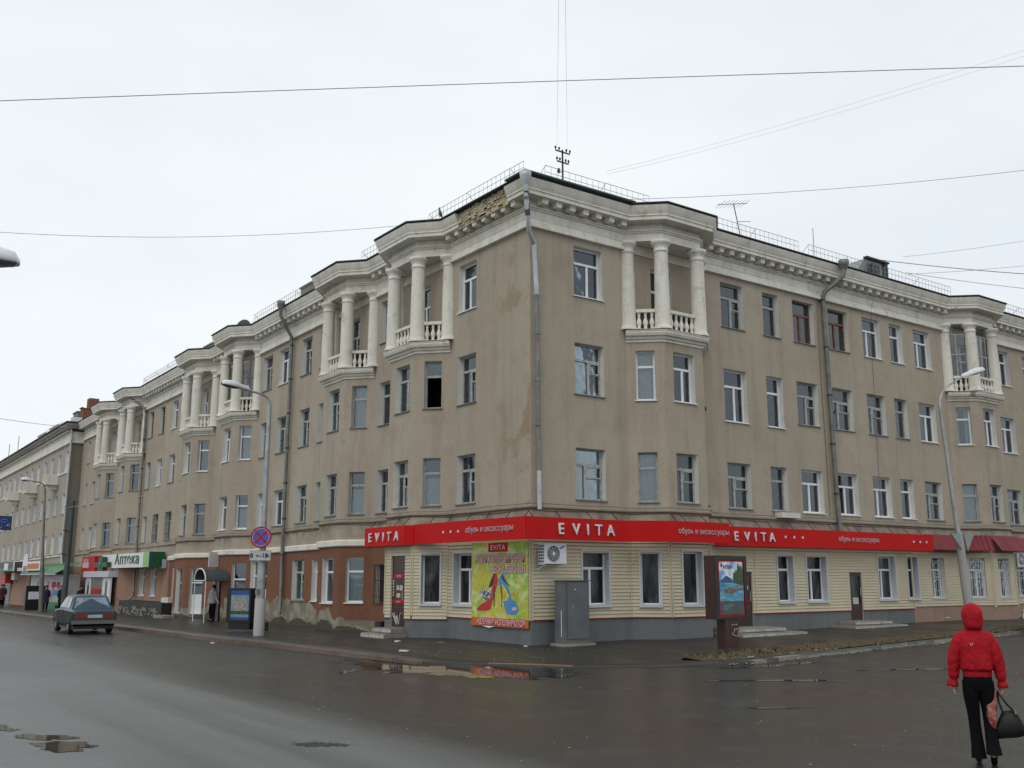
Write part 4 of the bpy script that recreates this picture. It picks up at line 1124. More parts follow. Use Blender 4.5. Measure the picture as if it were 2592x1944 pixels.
# ------------------------------------------------------------------ signs
def sign_panel(name, label, pts, z0, z1, backd=.42, group=None):
    """red box sign following the outline pts (viewer left->right)"""
    cx = sum(p[0] for p in pts) / len(pts); cy = sum(p[1] for p in pts) / len(pts)
    t = thing(name, label, 'shop sign', (cx, cy, z0), group=group)
    mb = MB(); th = .14; ins = offset_path(pts, -th)
    for a, b, c, d in zip(pts, pts[1:], ins, ins[1:]):
        mb.face([(a[0], a[1], z0), (b[0], b[1], z0), (b[0], b[1], z1), (a[0], a[1], z1)]); mb.face([(c.x, c.y, z0), (d.x, d.y, z0), (d.x, d.y, z1), (c.x, c.y, z1)])
        for z in (z0, z1): mb.face([(a[0], a[1], z), (b[0], b[1], z), (d.x, d.y, z), (c.x, c.y, z)])
    for i in (0, -1): a = pts[i]; c = ins[i]; mb.face([(a[0], a[1], z0), (c.x, c.y, z0), (c.x, c.y, z1), (a[0], a[1], z1)])
    mb.build('panel', M['signred'], t)
    return t
def evita(parent, W, ts, z, size, dots=True, d=.03):
    for ch, t in zip('EVITA', ts):
        put_text(parent, W, t, d, z, ch, size / .72, 'letter', 'letter', ext=.02, sx=1.0 if ch != 'I' else .9, bold=.004)
    if dots:
        for a, b in zip(ts, ts[1:]): dec(parent, W, (a + b) / 2 - .03, (a + b) / 2 + .03, z + size * .42, z + size * .42 + .055, .012, 'signredd', 'dot')
def dots3(parent, W, ts, z, s=.05):
    for t in ts:
        m_ = MB(); m_.box(t - s / 2, t + s / 2, 0, .03, z, z + s * 1.3, T=lambda x, y, zz: W.P(x, y, zz)); m_.build('dot', M['letter'], parent)
SA = sign_panel('shop_sign', 'short red EVITA sign box at the far left end, above the brown corner-shop door', [(-1.1, 7.98), (-1.1, 5.30), (-.86, 5.12)], 3.02, 3.64)
WA = Wall((-1.1, 7.98), (-1.1, 5.30)); evita(SA, WA, (.44, .94, 1.36, 1.76, 2.24), 3.17, .30, True)
SB = sign_panel('shop_sign', 'plain long red sign strip with thin grey lettering above the shoe poster', [(-.86, 5.10), (-.66, -.62)], 3.04, 3.66)
WB = Wall((-.86, 5.10), (-.66, -.62)); dots3(SB, WB, (1.72, 2.12, 2.52), 3.32, .055); put_text(SB, WB, 4.05, .012, 3.30, 'обувь и аксессуары', .25, 'letterg', ext=.006, sx=.95)
SC = sign_panel('shop_sign', 'red sign with the largest silver EVITA letters, bent around the corner bay', [(-.64, -.64), (3.05, -.56), (4.32, -1.34), (6.75, -1.32), (6.95, -1.1)], 3.04, 3.66)
WC = Wall((-.64, -.64), (3.05, -.56)); evita(SC, WC, (1.22, 1.78, 2.22, 2.63, 3.10), 3.20, .32, True)
WC2 = Wall((4.32, -1.34), (6.75, -1.32)); put_text(SC, WC2, 1.28, .012, 3.29, 'обувь и аксессуары', .24, 'letterg', ext=.006, sx=.95)
SD = sign_panel('shop_sign', 'longest red EVITA sign, running from the sign step to the tiled awning', [(7.25, -.25), (7.55, -.5), (19.25, -.5)], 3.0, 3.63)
WD = Wall((7.55, -.5), (19.25, -.5)); evita(SD, WD, (.38, .90, 1.32, 1.70, 2.14), 3.18, .30, True); dots3(SD, WD, (2.85, 3.3, 3.75), 3.31, .06)
put_text(SD, WD, 6.95, .012, 3.27, 'обувь и аксессуары', .25, 'letterg', ext=.006, sx=.98); dots3(SD, WD, (10.35, 10.78, 11.2), 3.30, .06)
# support rods over the signs
for S_, W, ts in ((SA, WA, (.3, 1.9, 2.5)), (SB, WB, (.8, 1.8, 2.8, 3.75, 4.75, 5.6)), (SC, WC, (.3, 1.3, 2.5, 3.5)), (SC, WC2, (.2, .6, 1.5, 2.2)), (SD, WD, (.4, 1.7, 2.3, 3.4, 4.5, 5.6, 6.6, 7.1, 8.2, 9.2, 10.2, 11.1))):
    for t in ts:
        m_ = MB(); a = W.P(t, -.08, 3.66 if S_ is not SD else 3.63); b = W.P(t - .04, -.30, 3.88); m_.tube([a, b], .013, 5)
        m_.build('support_rod', M['iron'], S_)

# shoe poster
PW = Wall((-.062, 2.92), (-.062, .05))
poster = thing('poster', 'tall green and yellow poster with two high heels on the corner wall', 'poster', (-.06, 1.5, .55))
def postermat():
    m, t, p = newmat('poster print'); v = pos(t)
    n = noise(t, v, .9, 3, .5, .9); n2 = noise(t, pos(t, (1, 1, 1.4)), 1.5, 3, .5, 1.2)
    c = mix(t, ramp(t, n, .42, .58), (.25, .42, .03), (.50, .46, .03)); c = mix(t, ramp(t, n2, .50, .68), c, (.60, .64, .34))
    w_ = nn(t, 'ShaderNodeTexWave', wave_type='RINGS', Scale=1.3, Distortion=3.0); t.links.new(v, w_.inputs[0])
    c = mix(t, mth(t, 'MULTIPLY', ramp(t, w_.outputs[1], .9, 1.0), .22), c, (.66, .72, .50))
    t.links.new(c, p.inputs['Base Color']); p.inputs['Roughness'].default_value = .45; return m
M['poster'] = postermat()
PT = lambda x, y, z: PW.P(x, y, z)
m_ = MB(); rows = []
for i in range(25):
    t = PW.len * i / 24; sag = .06 * max(0, 1 - abs(t - .95) / .55)
    rows.append([PT(t, 0, .60), PT(t, -.0, .75), PT(t, 0, 3.03)])
m_.grid(rows, 0, True)
rows = [[PT(PW.len * i / 24, -.01, .60), PT(PW.len * i / 24, -.01, 3.03)] for i in range(25)]; m_.grid(rows, 0, True)
m_.build('sheet', M['poster'], poster)
dec(poster, PW, 0, PW.len, .60, .84, .004, 'orange', 'band', .003)
m_ = MB(); m_.face([PT(.6, .005, .60), PT(1.25, .02, .60), PT(.95, .03, .555)]); m_.build('loose_edge', M['white2'], poster)
dec(poster, PW, .88, 1.88, 2.74, 3.0, .006, 'redp', 'badge', .003); put_text(poster, PW, 1.38, .010, 2.80, 'EVITA', .21, 'letter', ext=.001, sx=1.25, spacing=1.15)
for s, t, z, sz, sx in (('НОВАЯ КОЛЛЕКЦИЯ ОБУВИ', 1.45, 2.44, .31, .59), ('ВЕСНА-ЛЕТО 2011', 1.92, 2.13, .31, .62), ('ЖЕЛАНИЯ ИСПОЛНЯЮТСЯ!', 1.52, .645, .235, .76)):
    put_text(poster, PW, t, .008, z, s, sz, 'purple' if z > 1 else 'redp', ext=.001, sx=sx, bold=.020, shear=.12); put_text(poster, PW, t, .013, z, s, sz, 'pinkp', ext=.001, sx=sx, bold=.006, shear=.12)
def flat(parent, W, pts, d, mat, name, sx=1, ox=0, oz=0):
    m_ = MB(); m_.face([W.P(x, d, z) for x, z in pts]); return m_.build(name, M[mat], parent)
def PX(px, py): return (PW.len * (px - 110) / 1190, 3.03 - (py + 130) / 1700 * 2.43)      # print layout of the poster
def ppoly(pts, d, mat, name='print'): return flat(poster, PW, [PX(*p) for p in pts], d, mat, name)
ppoly([(640, 455), (690, 640), (640, 840), (560, 1110), (520, 1230), (440, 1265), (240, 1265), (230, 1235), (330, 1130), (420, 1090), (500, 1000), (560, 830), (590, 650)], .010, 'redp2', 'shoe_print')
ppoly([(640, 455), (600, 640), (570, 760), (490, 800), (520, 690), (590, 540)], .013, 'doorbrown', 'shoe_print')
ppoly([(605, 780), (622, 780), (615, 1170), (600, 1170)], .012, 'doorbrown', 'heel_print')
rp = random.Random(4)
for k in range(46):
    a = rp.uniform(0, 6.28); c = (430 + rp.uniform(-95, 110), 930 + rp.uniform(-80, 90)); l = rp.uniform(50, 110)
    ppoly([(c[0] + 14 * math.sin(a), c[1] - 14 * math.cos(a)), (c[0] - 14 * math.sin(a), c[1] + 14 * math.cos(a)), (c[0] + l * math.cos(a) * .8, c[1] + l * math.sin(a))], .014 + k * .0001, rp.choice(['lilac', 'lilac', 'acw', 'bluedark']), 'feather_print')
ppoly([(770, 520), (790, 500), (860, 690), (930, 880), (970, 1020), (1060, 1060), (1110, 1210), (1070, 1290), (960, 1325), (870, 1300), (830, 1200), (800, 1060), (900, 1040), (920, 960), (860, 820), (780, 700), (740, 740), (700, 740), (705, 640), (740, 560)], .010, 'bluep', 'shoe_print')
ppoly([(765, 460), (945, 455), (950, 500), (790, 512), (765, 540)], .011, 'bluep', 'shoe_print')
ppoly([(770, 530), (800, 560), (870, 690), (930, 740), (935, 780), (900, 740), (830, 690), (770, 600)], .013, 'bluedark', 'shoe_print')
ppoly([(740, 750), (765, 750), (780, 960), (775, 1180), (765, 1180), (765, 980)], .012, 'bluedark', 'heel_print')
for k in range(26):
    a = rp.uniform(0, 6.28); c = rp.choice([(850, 960), (1040, 930)]); c = (c[0] + rp.uniform(-50, 50), c[1] + rp.uniform(-70, 70)); l = rp.uniform(30, 60)
    ppoly([(c[0] + 12 * math.sin(a), c[1] - 12 * math.cos(a)), (c[0] - 12 * math.sin(a), c[1] + 12 * math.cos(a)), (c[0] + l * math.cos(a), c[1] + l * math.sin(a))], .0145 + k * .0001, 'yellow', 'flower_print')
ppoly([(985, 1180), (1060, 1165), (1080, 1210), (1020, 1240), (980, 1230)], .0145, 'pinkp', 'flower_print')

# air conditioners
def ac(name, label, W, t, z, d=.12, w_=.78, h_=.56, logo=False, group=None, depth=.30):
    c = W.P(t, d, z); T0 = thing(name, label, 'air conditioner', c, group=group)
    T = lambda x, y, zz: W.P(t + x, d + y, z + zz)
    m_ = MB(); m_.box(0, w_, 0, depth, 0, h_, T=T); b_ = m_.build('case', M['acw'], T0)
    cx, cz, r = w_ * .40, h_ * .5, h_ * .40
    m_ = MB(); m_.face([T(cx + r * math.cos(6.283 * k / 24), depth + .003, cz + r * math.sin(6.283 * k / 24)) for k in range(24)]); m_.build('fan_opening', M['lampd'], T0)
    m_ = MB()
    for rr_ in (.98, .8, .62, .45, .3): m_.tube([T(cx + r * rr_ * math.cos(6.283 * k / 20), depth + .014, cz + r * rr_ * math.sin(6.283 * k / 20)) for k in range(21)], .007, 4, caps=False)
    for k in range(10): a = 6.283 * k / 10; m_.tube([T(cx, depth + .014, cz), T(cx + r * math.cos(a), depth + .014, cz + r * math.sin(a))], .005, 4, caps=False)
    m_.lathe(0, 0, [(0, 0)], 3) if False else None
    m_.build('fan_grille', M['pvcgrey'], T0)
    m_ = MB(); m_.face([T(cx + r * .2 * math.cos(6.283 * k / 14), depth + .024, cz + r * .2 * math.sin(6.283 * k / 14)) for k in range(14)]); m_.build('hub', M['white2'], T0)
    m_ = MB()
    for i in range(6):
        for k in range(3): m_.box(-.006, -.001, .03 + k * .085, .09 + k * .085, .04 + i * .085, .09 + i * .085, T=T)
    m_.build('side_vents', M['lampd'], T0)
    m_ = MB(); m_.box(.03, .06, -d, depth * .9, -.035, -.004, T=T); m_.box(w_ - .12, w_ - .09, -d, depth * .9, -.035, -.004, T=T)
    m_.face([T(0, -d, -.16), T(0, 0, -.16), T(.4, depth, -.03), T(0, depth, -.03)]); m_.build('bracket', M['acw'], T0)
    if logo:
        m_ = MB(); m_.face([T(w_ * .80 + .10 * math.cos(q) , depth + .004, h_ * .82 + .035 * math.sin(q) + .03 * math.cos(q)) for q in [6.283 * k / 20 for k in range(20)]]); m_.build('logo', M['blue'], T0)
        me = text_me('SAMSUNG', .035, M['white2'], ext=.0005); o = child('lettering', me, T0, T(w_ * .80, depth + .007, h_ * .80), W.a)
    return T0
ac('air_conditioner', 'white air conditioner with blue oval logo, below the red sign at the corner', WR, .16, 2.38, logo=True)
ac('air_conditioner', 'white air conditioner under the dark red tiled awning near the right edge', WR, 25.62, 2.45, depth=.3, w_=.75, h_=.62)
ac('air_conditioner', 'white air conditioner just right of the pharmacy sign', WL, LU(34.5), 2.62, d=.2, w_=.8, h_=.5)
m_ = MB(); m_.box(-.25, -.05, 33.3, 34.2, 2.5, 2.98); o = m_.build('wall_sign', M['plate']); tag(o, 'small grey wall sign with a blue centre beside the pharmacy air conditioner', 'sign')
m_ = MB(); m_.box(-.262, -.252, 33.42, 34.08, 2.6, 2.9); o2 = m_.build('sign_face', M['blue'], o)

# grey utility cabinet
cab = thing('utility_cabinet', 'tall narrow grey steel utility cabinet standing in front of the shop wall by the corner', 'cabinet', (.95, -.55, .15))
m_ = MB(); m_.box(.52, 1.40, -.84, -.40, .22, 1.90); m_.build('case', M['cabinet'], cab)
m_ = MB(); m_.box(.60, 1.36, -.865, -.842, .34, 1.86); m_.build('door', M['cabinet'], cab)
m_ = MB(); m_.box(.49, 1.43, -.88, -.38, 1.902, 1.93); m_.build('roof', M['cabinet'], cab)
m_ = MB(); m_.box(.40, 1.52, -.96, -.34, .05, .215); m_.build('base', M['conc'], cab)
m_ = MB(); m_.box(.80, .82, -.875, -.866, 1.20, 1.23); m_.box(.86, .89, -.875, -.866, 1.66, 1.69); m_.box(.50, .512, -.72, -.70, .4, 1.1); m_.build('sticker', M['white2'], cab)

# steps
def steps(label, boxes):
    t = thing('entrance_steps', label, 'steps', (boxes[0][0], boxes[0][2], boxes[0][4]))
    for x0_, x1_, y0_, y1_, z0_, z1_ in boxes:
        n = 3; ax = 0 if (x1_ - x0_) > (y1_ - y0_) else 1
        m_ = MB(); m_.box(x0_ + .01, x1_ - .01, y0_ + .01, y1_ - .01, z0_, z1_ - .012); m_.build('step', M['conc'], t)
        for i in range(n):
            if ax == 0:
                a = x0_ + (x1_ - x0_) * i / n; b = x0_ + (x1_ - x0_) * (i + 1) / n
                m_ = MB(); m_.box(a, b - .015, y0_ - .012, y0_ + .008, z0_ + .02, z1_ - .035)
            else:
                a = y0_ + (y1_ - y0_) * i / n; b = y0_ + (y1_ - y0_) * (i + 1) / n
                m_ = MB(); m_.box(x0_ - .012, x0_ + .008, a, b - .015, z0_ + .02, z1_ - .035)
            m_.build('tile', M['tile'], t)
    return t
steps('two low white-tiled steps below the brown door at the far left end of the shop', [(-1.66, -.80, 5.45, 7.0, .10, .27), (-1.32, -.80, 5.62, 6.85, .27, .42)])
steps('cream-tiled steps half hidden behind the street billboard', [(6.9, 9.95, -1.55, 0, .15, .31), (7.2, 9.4, -1.15, 0, .31, .44)])
steps('wide broken pale steps below the narrow brown glass door', [(13.2, 16.3, -1.05, 0, .22, .35), (13.7, 15.9, -.70, 0, .35, .47)])

# street billboard
bb = thing('street_billboard', 'brown framed lightbox billboard on a thick post showing a mountain lake picture', 'billboard', (3.9, -3.9, .15))
BW = Wall((3.22, -3.88), (4.58, -3.80))
TB = lambda x, y, z: BW.P(x, y, z)
bl = BW.len
m_ = MB(); m_.box(0, bl, -.34, 0, .90, 2.58, T=TB); m_.build('case', M['doorbrown'], bb)
m_ = MB()
for p in ((0, .15, .90, 2.58), (bl - .13, bl, .90, 2.58), (.15, bl - .13, 2.47, 2.58), (.15, bl - .13, .90, .97)): m_.box(p[0], p[1], 0, .03, p[2], p[3], T=TB)
m_.build('frame', M['black'], bb)
m_ = MB(); m_.box(.40, .98, -.30, -.02, .05, .90, T=TB); m_.build('post', M['doorbrown'], bb)
dec(bb, BW, .15, bl - .13, .97, 2.47, .010, 'redp', 'poster_border', .006)
x0_, x1_ = .20, bl - .17
def BX(px, py): return (x0_ + (x1_ - x0_) * (px - 370) / 360, 2.42 - (py - 390) / 750 * 1.40)
def bpoly(pts, d, mat, name='print'):
    m_ = MB(); m_.face([BW.P(BX(*p)[0], d, BX(*p)[1]) for p in pts]); return m_.build(name, M[mat], bb)
def skyprint():
    m, t, p = newmat('printed cloudy sky'); n = noise(t, pos(t), 3.5, 4, .6, .5)
    t.links.new(mix(t, ramp(t, n, .4, .6), (.16, .32, .55), (.72, .76, .80)), p.inputs['Base Color']); p.inputs['Roughness'].default_value = .25; return m
M['skyprint'] = skyprint()
def lakeprint():
    m, t, p = newmat('printed lake water'); n = noise(t, pos(t, (.6, .6, 3)), 5, 4, .6, .8)
    t.links.new(mix(t, ramp(t, n, .35, .65), (.02, .17, .34), (.18, .42, .50)), p.inputs['Base Color']); p.inputs['Roughness'].default_value = .25; return m
M['lakeprint'] = lakeprint()
M['forestp'] = plain('printed forest', (.035, .085, .02), .3, var=.6, scale=14); M['mountp'] = plain('printed mountain', (.02, .10, .30), .3, var=.4, scale=4)
M['rockp'] = plain('printed rocks', (.16, .14, .11), .4, var=.6, scale=20); M['slate'] = plain('printed grey panel', (.06, .085, .09), .4, var=.2)
bpoly([(370, 390), (730, 390), (730, 1140), (370, 1140)], .013, 'skyprint')
bpoly([(370, 670), (470, 590), (500, 600), (560, 640), (600, 700), (370, 700)], .016, 'mountp')
fp = [(575, 700), (580, 560), (600, 520), (610, 560), (625, 490), (640, 530), (655, 430), (665, 400), (675, 470), (690, 440), (705, 480), (715, 450), (730, 520), (730, 740)]; bpoly(fp, .018, 'forestp')
bpoly([(370, 690), (570, 690), (730, 735), (730, 960), (370, 960)], .020, 'lakeprint')
bpoly([(430, 790), (520, 755), (600, 775), (730, 765), (730, 790), (620, 810), (560, 850), (450, 840)], .022, 'rockp')
bpoly([(370, 950), (730, 950), (730, 1140), (370, 1140)], .022, 'slate')
bpoly([(390, 430), (405, 412), (425, 440), (410, 470), (390, 455)], .022, 'redp', 'logo')
me = text_me('АТОН', .13, M['bluedark'], ext=.001, align='LEFT', bold=.003); q = BX(425, 490); child('lettering', me, bb, BW.P(q[0], .024, q[1]), BW.a)
for k in range(4): dec(bb, BW, BX(410, 0)[0], BX(410 + 160 - 30 * k, 0)[0], BX(0, 1010 + k * 22)[1], BX(0, 1003 + k * 22)[1], .026, 'greytri', 'print', .002)
me = text_me('ул. Ленина', .05, M['greytri'], ext=.001) if False else None
m_ = MB()
for a, b in (((.78, .62), (.92, .64)), ((.92, .64), (.94, .44)), ((.94, .44), (.80, .45)), ((.78, .62), (.76, .54)), ((.70, .52), (.80, .45)), ((.68, .54), (.74, .46)), ((.66, .75), (.72, .73)), ((.74, .75), (.82, .75)), ((.84, .73), (.9, .76))):
    m_.tube([TB(a[0], -.012, a[1]), TB(b[0], -.012, b[1])], .010, 4)
m_.build('graffiti', M['planks'], bb)

# tiled awning to the right
aw = thing('awning', 'dark red metal tile awning above the barred flats right of the long red sign', 'awning', (23, 0, 3.05))
def tile_strip(W, ta, tb):
    m_ = MB(); n = int((tb - ta) / .045); rows = []
    prof = []
    for r in range(5):
        f = r / 5; d0 = .06 + f * .42; z0_ = 3.66 - f * .60; prof += [(d0, z0_), (d0 + .084 + .0, z0_ - .115), (d0 + .084, z0_ - .145)]
    for i in range(n + 1):
        t = ta + (tb - ta) * i / n; wv = .04 * abs(math.sin(t * math.pi / .19))
        rows.append([W.P(t, d + wv * .8, z + wv) for d, z in prof])
    m_.grid(rows, 0, False); m_.build('tile_sheet', M['awn'], aw)
tile_strip(WR, 19.27, 21.9); tile_strip(x0, -.05, x0.len + .02); tile_strip(x1, -.02, x1.len + .3); tile_strip(WR, 25.5, 33)

# ------------------------------------------------------------------ roof things
mast = thing('cable_mast', 'black insulator mast with two crossbars on the roof near the corner', 'mast', (2.1, 1.0, 13.9))
m_ = MB(); m_.tube([(2.1, 1.0, 13.8), (2.09, 1.0, 15.72)], .03, 8); m_.build('pole', M['iron'], mast)
for z, w_, ns in ((15.62, .30, 4), (15.26, .24, 4)):
    m_ = MB(); m_.box(2.09 - w_, 2.09 + w_, .97, 1.0, z, z + .04); cbx = m_.build('crossbar', M['iron'], mast)
    for k in range(ns + 1):
        x = 2.09 - w_ + 2 * w_ * k / ns
        if abs(x - 2.09) < .02: continue
        m_ = MB(); m_.lathe(x, .985, [(.012, z + .04), (.012, z + .08), (.035, z + .09), (.03, z + .15), (.012, z + .17)], 8); m_.build('insulator', M['iron'], cbx)
m_ = MB(); m_.tube([(2.09, 1, 14.95), (1.95, 1, 14.93)], .015, 5); m_.lathe(1.93, 1, [(.03, 14.88), (.05, 14.95), (.03, 15.05)], 8); m_.tube([(1.9, .9, 14.5), (2.35, .9, 14.42)], .012, 5); m_.build('bracket', M['iron'], mast)
ant = thing('tv_antenna', 'thin leaning television aerial on the right-hand roof', 'antenna', (10.05, .5, 14.0))
m_ = MB(); m_.tube([(10.1, .5, 13.85), (9.7, .5, 15.45)], .018, 6); m_.build('mast_tube', M['iron'], ant)
m_ = MB(); m_.tube([(8.85, .5, 15.22), (10.45, .5, 15.62)], .012, 5)
for k in range(7): x = 9.0 + k * .22; z = 15.26 + k * .055; m_.tube([(x - .05, .2, z + .04), (x + .05, .8, z - .04)], .007, 4)
m_.tube([(9.9, .5, 14.8), (10.6, .5, 14.95)], .010, 5); m_.build('elements', M['iron'], ant)
m_ = MB(); m_.tube([(13.7, .1, 13.8), (13.72, .1, 15.25)], .012, 5); tag(m_.build('lightning_rod', M['iron']), 'single thin rod on the roof edge above the right drainpipe', 'antenna')
m_ = MB(); m_.lathe(0, 0, [(.02, 0), (.35, .1), (.42, .2)], 14); me = m_.mesh(M['darkpole'], name='satellite_dish'); o = link('satellite_dish', me, None, (-.1, 23.0, 13.9)); o.rotation_euler = (R_(-60), R_(-30), 0); tag(o, 'dark round satellite dish on the roof edge above the third left balcony', 'satellite dish')
m_ = MB(); m_.tube([(-.1, 23.0, 13.6), (-.1, 23.0, 13.95)], .02, 5); m_.build('dish_stand', M['iron']).parent = o
bpy.data.objects['dish_stand'].matrix_parent_inverse = Matrix.Translation((0, 0, 0)); bpy.data.objects['dish_stand'].location = (0, 0, 0)
bpy.data.objects.remove(bpy.data.objects['dish_stand'])
a2 = thing('tv_antenna', 'small comb-like aerial mast on the roof far along the left facade', 'antenna', (1.0, 36.5, 13.7))
m_ = MB(); m_.tube([(1, 36.5, 13.6), (1, 36.5, 14.9)], .03, 6); m_.build('mast_tube', M['iron'], a2)
m_ = MB()
for z in (14.75, 14.4): m_.tube([(1, 36.0, z), (1, 37.0, z)], .025, 5)
m_.build('elements', M['iron'], a2)
# pigeon on the railing
m_ = MB(); rws = []
for s, r, dz in ((-.16, .008, -.05), (-.10, .025, -.03), (-.03, .055, 0), (.05, .065, .02), (.11, .045, .06), (.14, .03, .10), (.17, .032, .125), (.20, .018, .125), (.23, .004, .12)):
    rws.append([(r * .8 * math.cos(6.283 * k / 10), s, dz + r * math.sin(6.283 * k / 10)) for k in range(10)])
m_.grid(rws, 0, True, True); m_.tube([(.02, .04, -.03), (.02, .04, -.10)], .006, 4); m_.tube([(-.02, .04, -.03), (-.02, .04, -.10)], .006, 4)
o = link('pigeon', m_.mesh(M['iron'], name='pigeon'), None, (-.36, 4.55, 14.05)); o.scale = (1.2, 1.2, 1.2); o.rotation_euler = (R_(35), 0, 0); tag(o, 'dark pigeon perched on the roof railing left of the corner', 'bird')

# ------------------------------------------------------------------ neighbouring building on the left
WARP[0], WARP[1] = .013, 56.0
NB = thing('apartment_building', 'farther tan apartment block with tiny white balconies at the far left of the street', 'building', (-.8, 56, 0))
WN = Wall((-.8, 135), (-.8, 55.6)); NU = lambda y: 135 - y
for row, (z0, z1) in {4: (9.8, 11.3), 3: (6.62, 8.12), 2: (3.72, 5.2), 1: (.7, 2.3)}.items():
    k = 0; y = 56.3
    while y < 110:
        if not (row == 1 and y < 74):
            window(WN, NB, NU(y + 1.0), NU(y), z0, z1, RW.choice(['pvc', 'wood', 'wood', 'pvc']), 'n', curtain=RW.choice(['white', 'net', 'half']), sill='white' if row == 4 else 'tin')
        y += 2.62
WN.build('wall', [M['nstucco'], M['curtainw']], NB, -1.5, 12.6)
Bkeep = B; B = NB
mb = MB(); mb.face([(-.8, 55.6, -1.2), (6, 55.6, -1.2), (6, 55.6, 12.6), (-.8, 55.6, 12.6)]); mb.build('end_wall', M['ngrey'], NB)
np_ = [(-.8, 135), (-.8, 55.6), (3, 55.6)]
mb = MB(); sweep(np_, [(0, 11.78), (.15, 11.8), (.15, 11.9), (.06, 11.95), (.06, 12.5), (.12, 12.55), (.12, 12.62)], mb); mb.build('frieze', M['white'], NB, warp=True)
mb = MB(); sweep(np_, [(.1, 12.85), (.42, 12.82), (.45, 12.95), (.5, 13.0), (.55, 13.2), (0, 13.25)], mb); mb.build('cornice', M['conc'], NB, warp=True)
mb = MB(); sweep(np_, [(0, 13.26), (.62, 13.25), (.62, 13.32), (0, 13.35), (-4, 14.3)], mb); mb.build('roof', M['darkroof'], NB, warp=True)
mb = MB(); sweep([(-.8, 135), (-.8, 55.6)], [(0, 9.62), (.07, 9.63), (.07, 9.74), (0, 9.75)], mb); sweep([(-.8, 135), (-.8, 55.6)], [(0, 3.5), (.08, 3.52), (.08, 3.6), (0, 3.62)], mb); mb.build('string_course', M['white'], NB, warp=True)
mb = MB(); y = 55.9
while y < 125: mb.box(-1.08, -.86, y, y + .22, wz(y, 12.64), wz(y, 12.83)); y += .47
o = mb.build('modillions', M['white'], NB); o['kind'] = 'stuff'
for y0 in (56.6 + 5.24 * 0 + 2.6, 56.6 + 10.4, 56.6 + 18.3):
    m_ = MB(); z = wz(y0, 8.95); m_.box(-1.75, -.82, y0 - .2, y0 + 1.3, z, z + .15); m_.box(-1.3, -.82, y0 + .1, y0 + 1.0, z - .35, z); bo = m_.build('balcony', M['white'], NB)
    m_ = MB(); m_.box(-1.74, -1.68, y0 - .18, y0 + 1.28, z + .75, z + .82)
    for k in range(7): m_.box(-1.73, -1.69, y0 - .15 + k * .23, y0 - .10 + k * .23, z + .15, z + .75)
    m_.box(-1.68, -.85, y0 - .18, y0 - .13, z + .15, z + .8); m_.build('balustrade', M['white'], bo)
part_box('chimney', .2, 1.4, 66.5, 69.5, 12.9, 14.55, 'reveal', True); part_box('chimney', .2, 1.4, 71.5, 74.5, 12.8, 14.45, 'reveal', True); part_box('chimney', .2, 1.6, 84, 87, 12.6, 13.95, 'conc', True); part_box('chimney', -.3, .6, 57.0, 58.4, 13.0, 14.35, 'conc', True)
m_ = MB(); m_.box(-.2, 2.2, 55.7, 56.6, 13.2, 14.5); m_.box(.2, .9, 55.75, 56.5, 14.5, 15.3); m_.face([(-.3, 55.65, 14.55), (2.4, 55.65, 14.0), (2.4, 56.7, 14.0), (-.3, 56.7, 14.55)]); m_.build('ruined_chimney', M['orangebrick'], NB)
m_ = MB(); m_.box(-.9, .1, 55.7, 56.3, 13.35, 13.75); m_.build('roof_hatch', M['acw'], NB)
railing((-.8, 64.5), (-.8, 58.0), 13.3, inset=-.3)
for y, h_ in ((86, 1.6), (91, 1.3)):
    m_ = MB(); m_.tube([(.5, y, 13.8), (.5, y, 14.3 + h_)], .03, 5); m_.build('aerial', M['iron'], NB)
nd = MB(); nd.tube([(-1.2, 55.45, 13.2), (-.95, 55.4, 12.7), (-.92, 55.4, 12.2), (-.92, 55.4, 4.0), (-.9, 55.3, 3.2), (-1.1, 53.2, 2.1)], .07, 8); nd.build('drainpipe', M['pipenew'], NB)
B = Bkeep
WARP[0] = 0

# ------------------------------------------------------------------ shops far left
ph = thing('pharmacy_sign', 'long white pharmacy lightbox with dark green letters and a green right end', 'sign', (-.8, 39, 2.55))
m_ = MB(); m_.box(-.95, -.15, 33.6, 43.5, 2.56, 3.37); m_.build('case', M['white2'], ph)
PHW = Wall((-.95, 43.5), (-.95, 33.6)); put_text(ph, PHW, 5.6, .02, 2.78, 'Аптека', .80, 'greendark', ext=.01, sx=1.75, bold=.012, spacing=1.1)
dec(ph, PHW, 8.9, 9.85, 2.57, 3.36, .012, 'greenlight', 'sign_fade', .004); m_ = MB(); m_.box(-.94, -.1, 33.50, 33.595, 2.54, 3.39); m_.build('green_end', M['greendark'], ph)
crs = thing('pharmacy_cross', 'dark green pharmacy cross with a small snake and bowl mark', 'sign', (-1.2, 42.6, 2.4))
m_ = MB(); m_.box(-1.25, -1.0, 42.2, 43.2, 2.30, 3.25); m_.box(-1.25, -1.0, 43.201, 44.2, 2.62, 2.92); m_.box(-1.25, -1.0, 41.2, 42.199, 2.62, 2.92); m_.build('cross', M['greendark'], crs)
m_ = MB(); m_.tube([(-1.27, 42.7 + .12 * math.sin(k * .9), 2.45 + k * .06) for k in range(11)], .03, 5); m_.build('snake_mark', M['greytri'], crs)
rs = thing('red_shop_sign', 'red box sign with pale crown-like mark left of the green cross', 'sign', (-.9, 46.5, 2.6))
m_ = MB(); m_.box(-1.0, -.2, 45.2, 48.6, 2.35, 3.35); m_.build('case', M['redp'], rs)
RSW = Wall((-1.0, 48.6), (-1.0, 45.2))
for a, b, c, d in ((.3, 1.9, 2.62, 2.95), (.5, .7, 2.95, 3.2), (1.0, 1.2, 2.95, 3.25), (1.5, 1.7, 2.95, 3.2)): dec(rs, RSW, a, b, c, d, .01, 'pinkp', 'mark', .005)
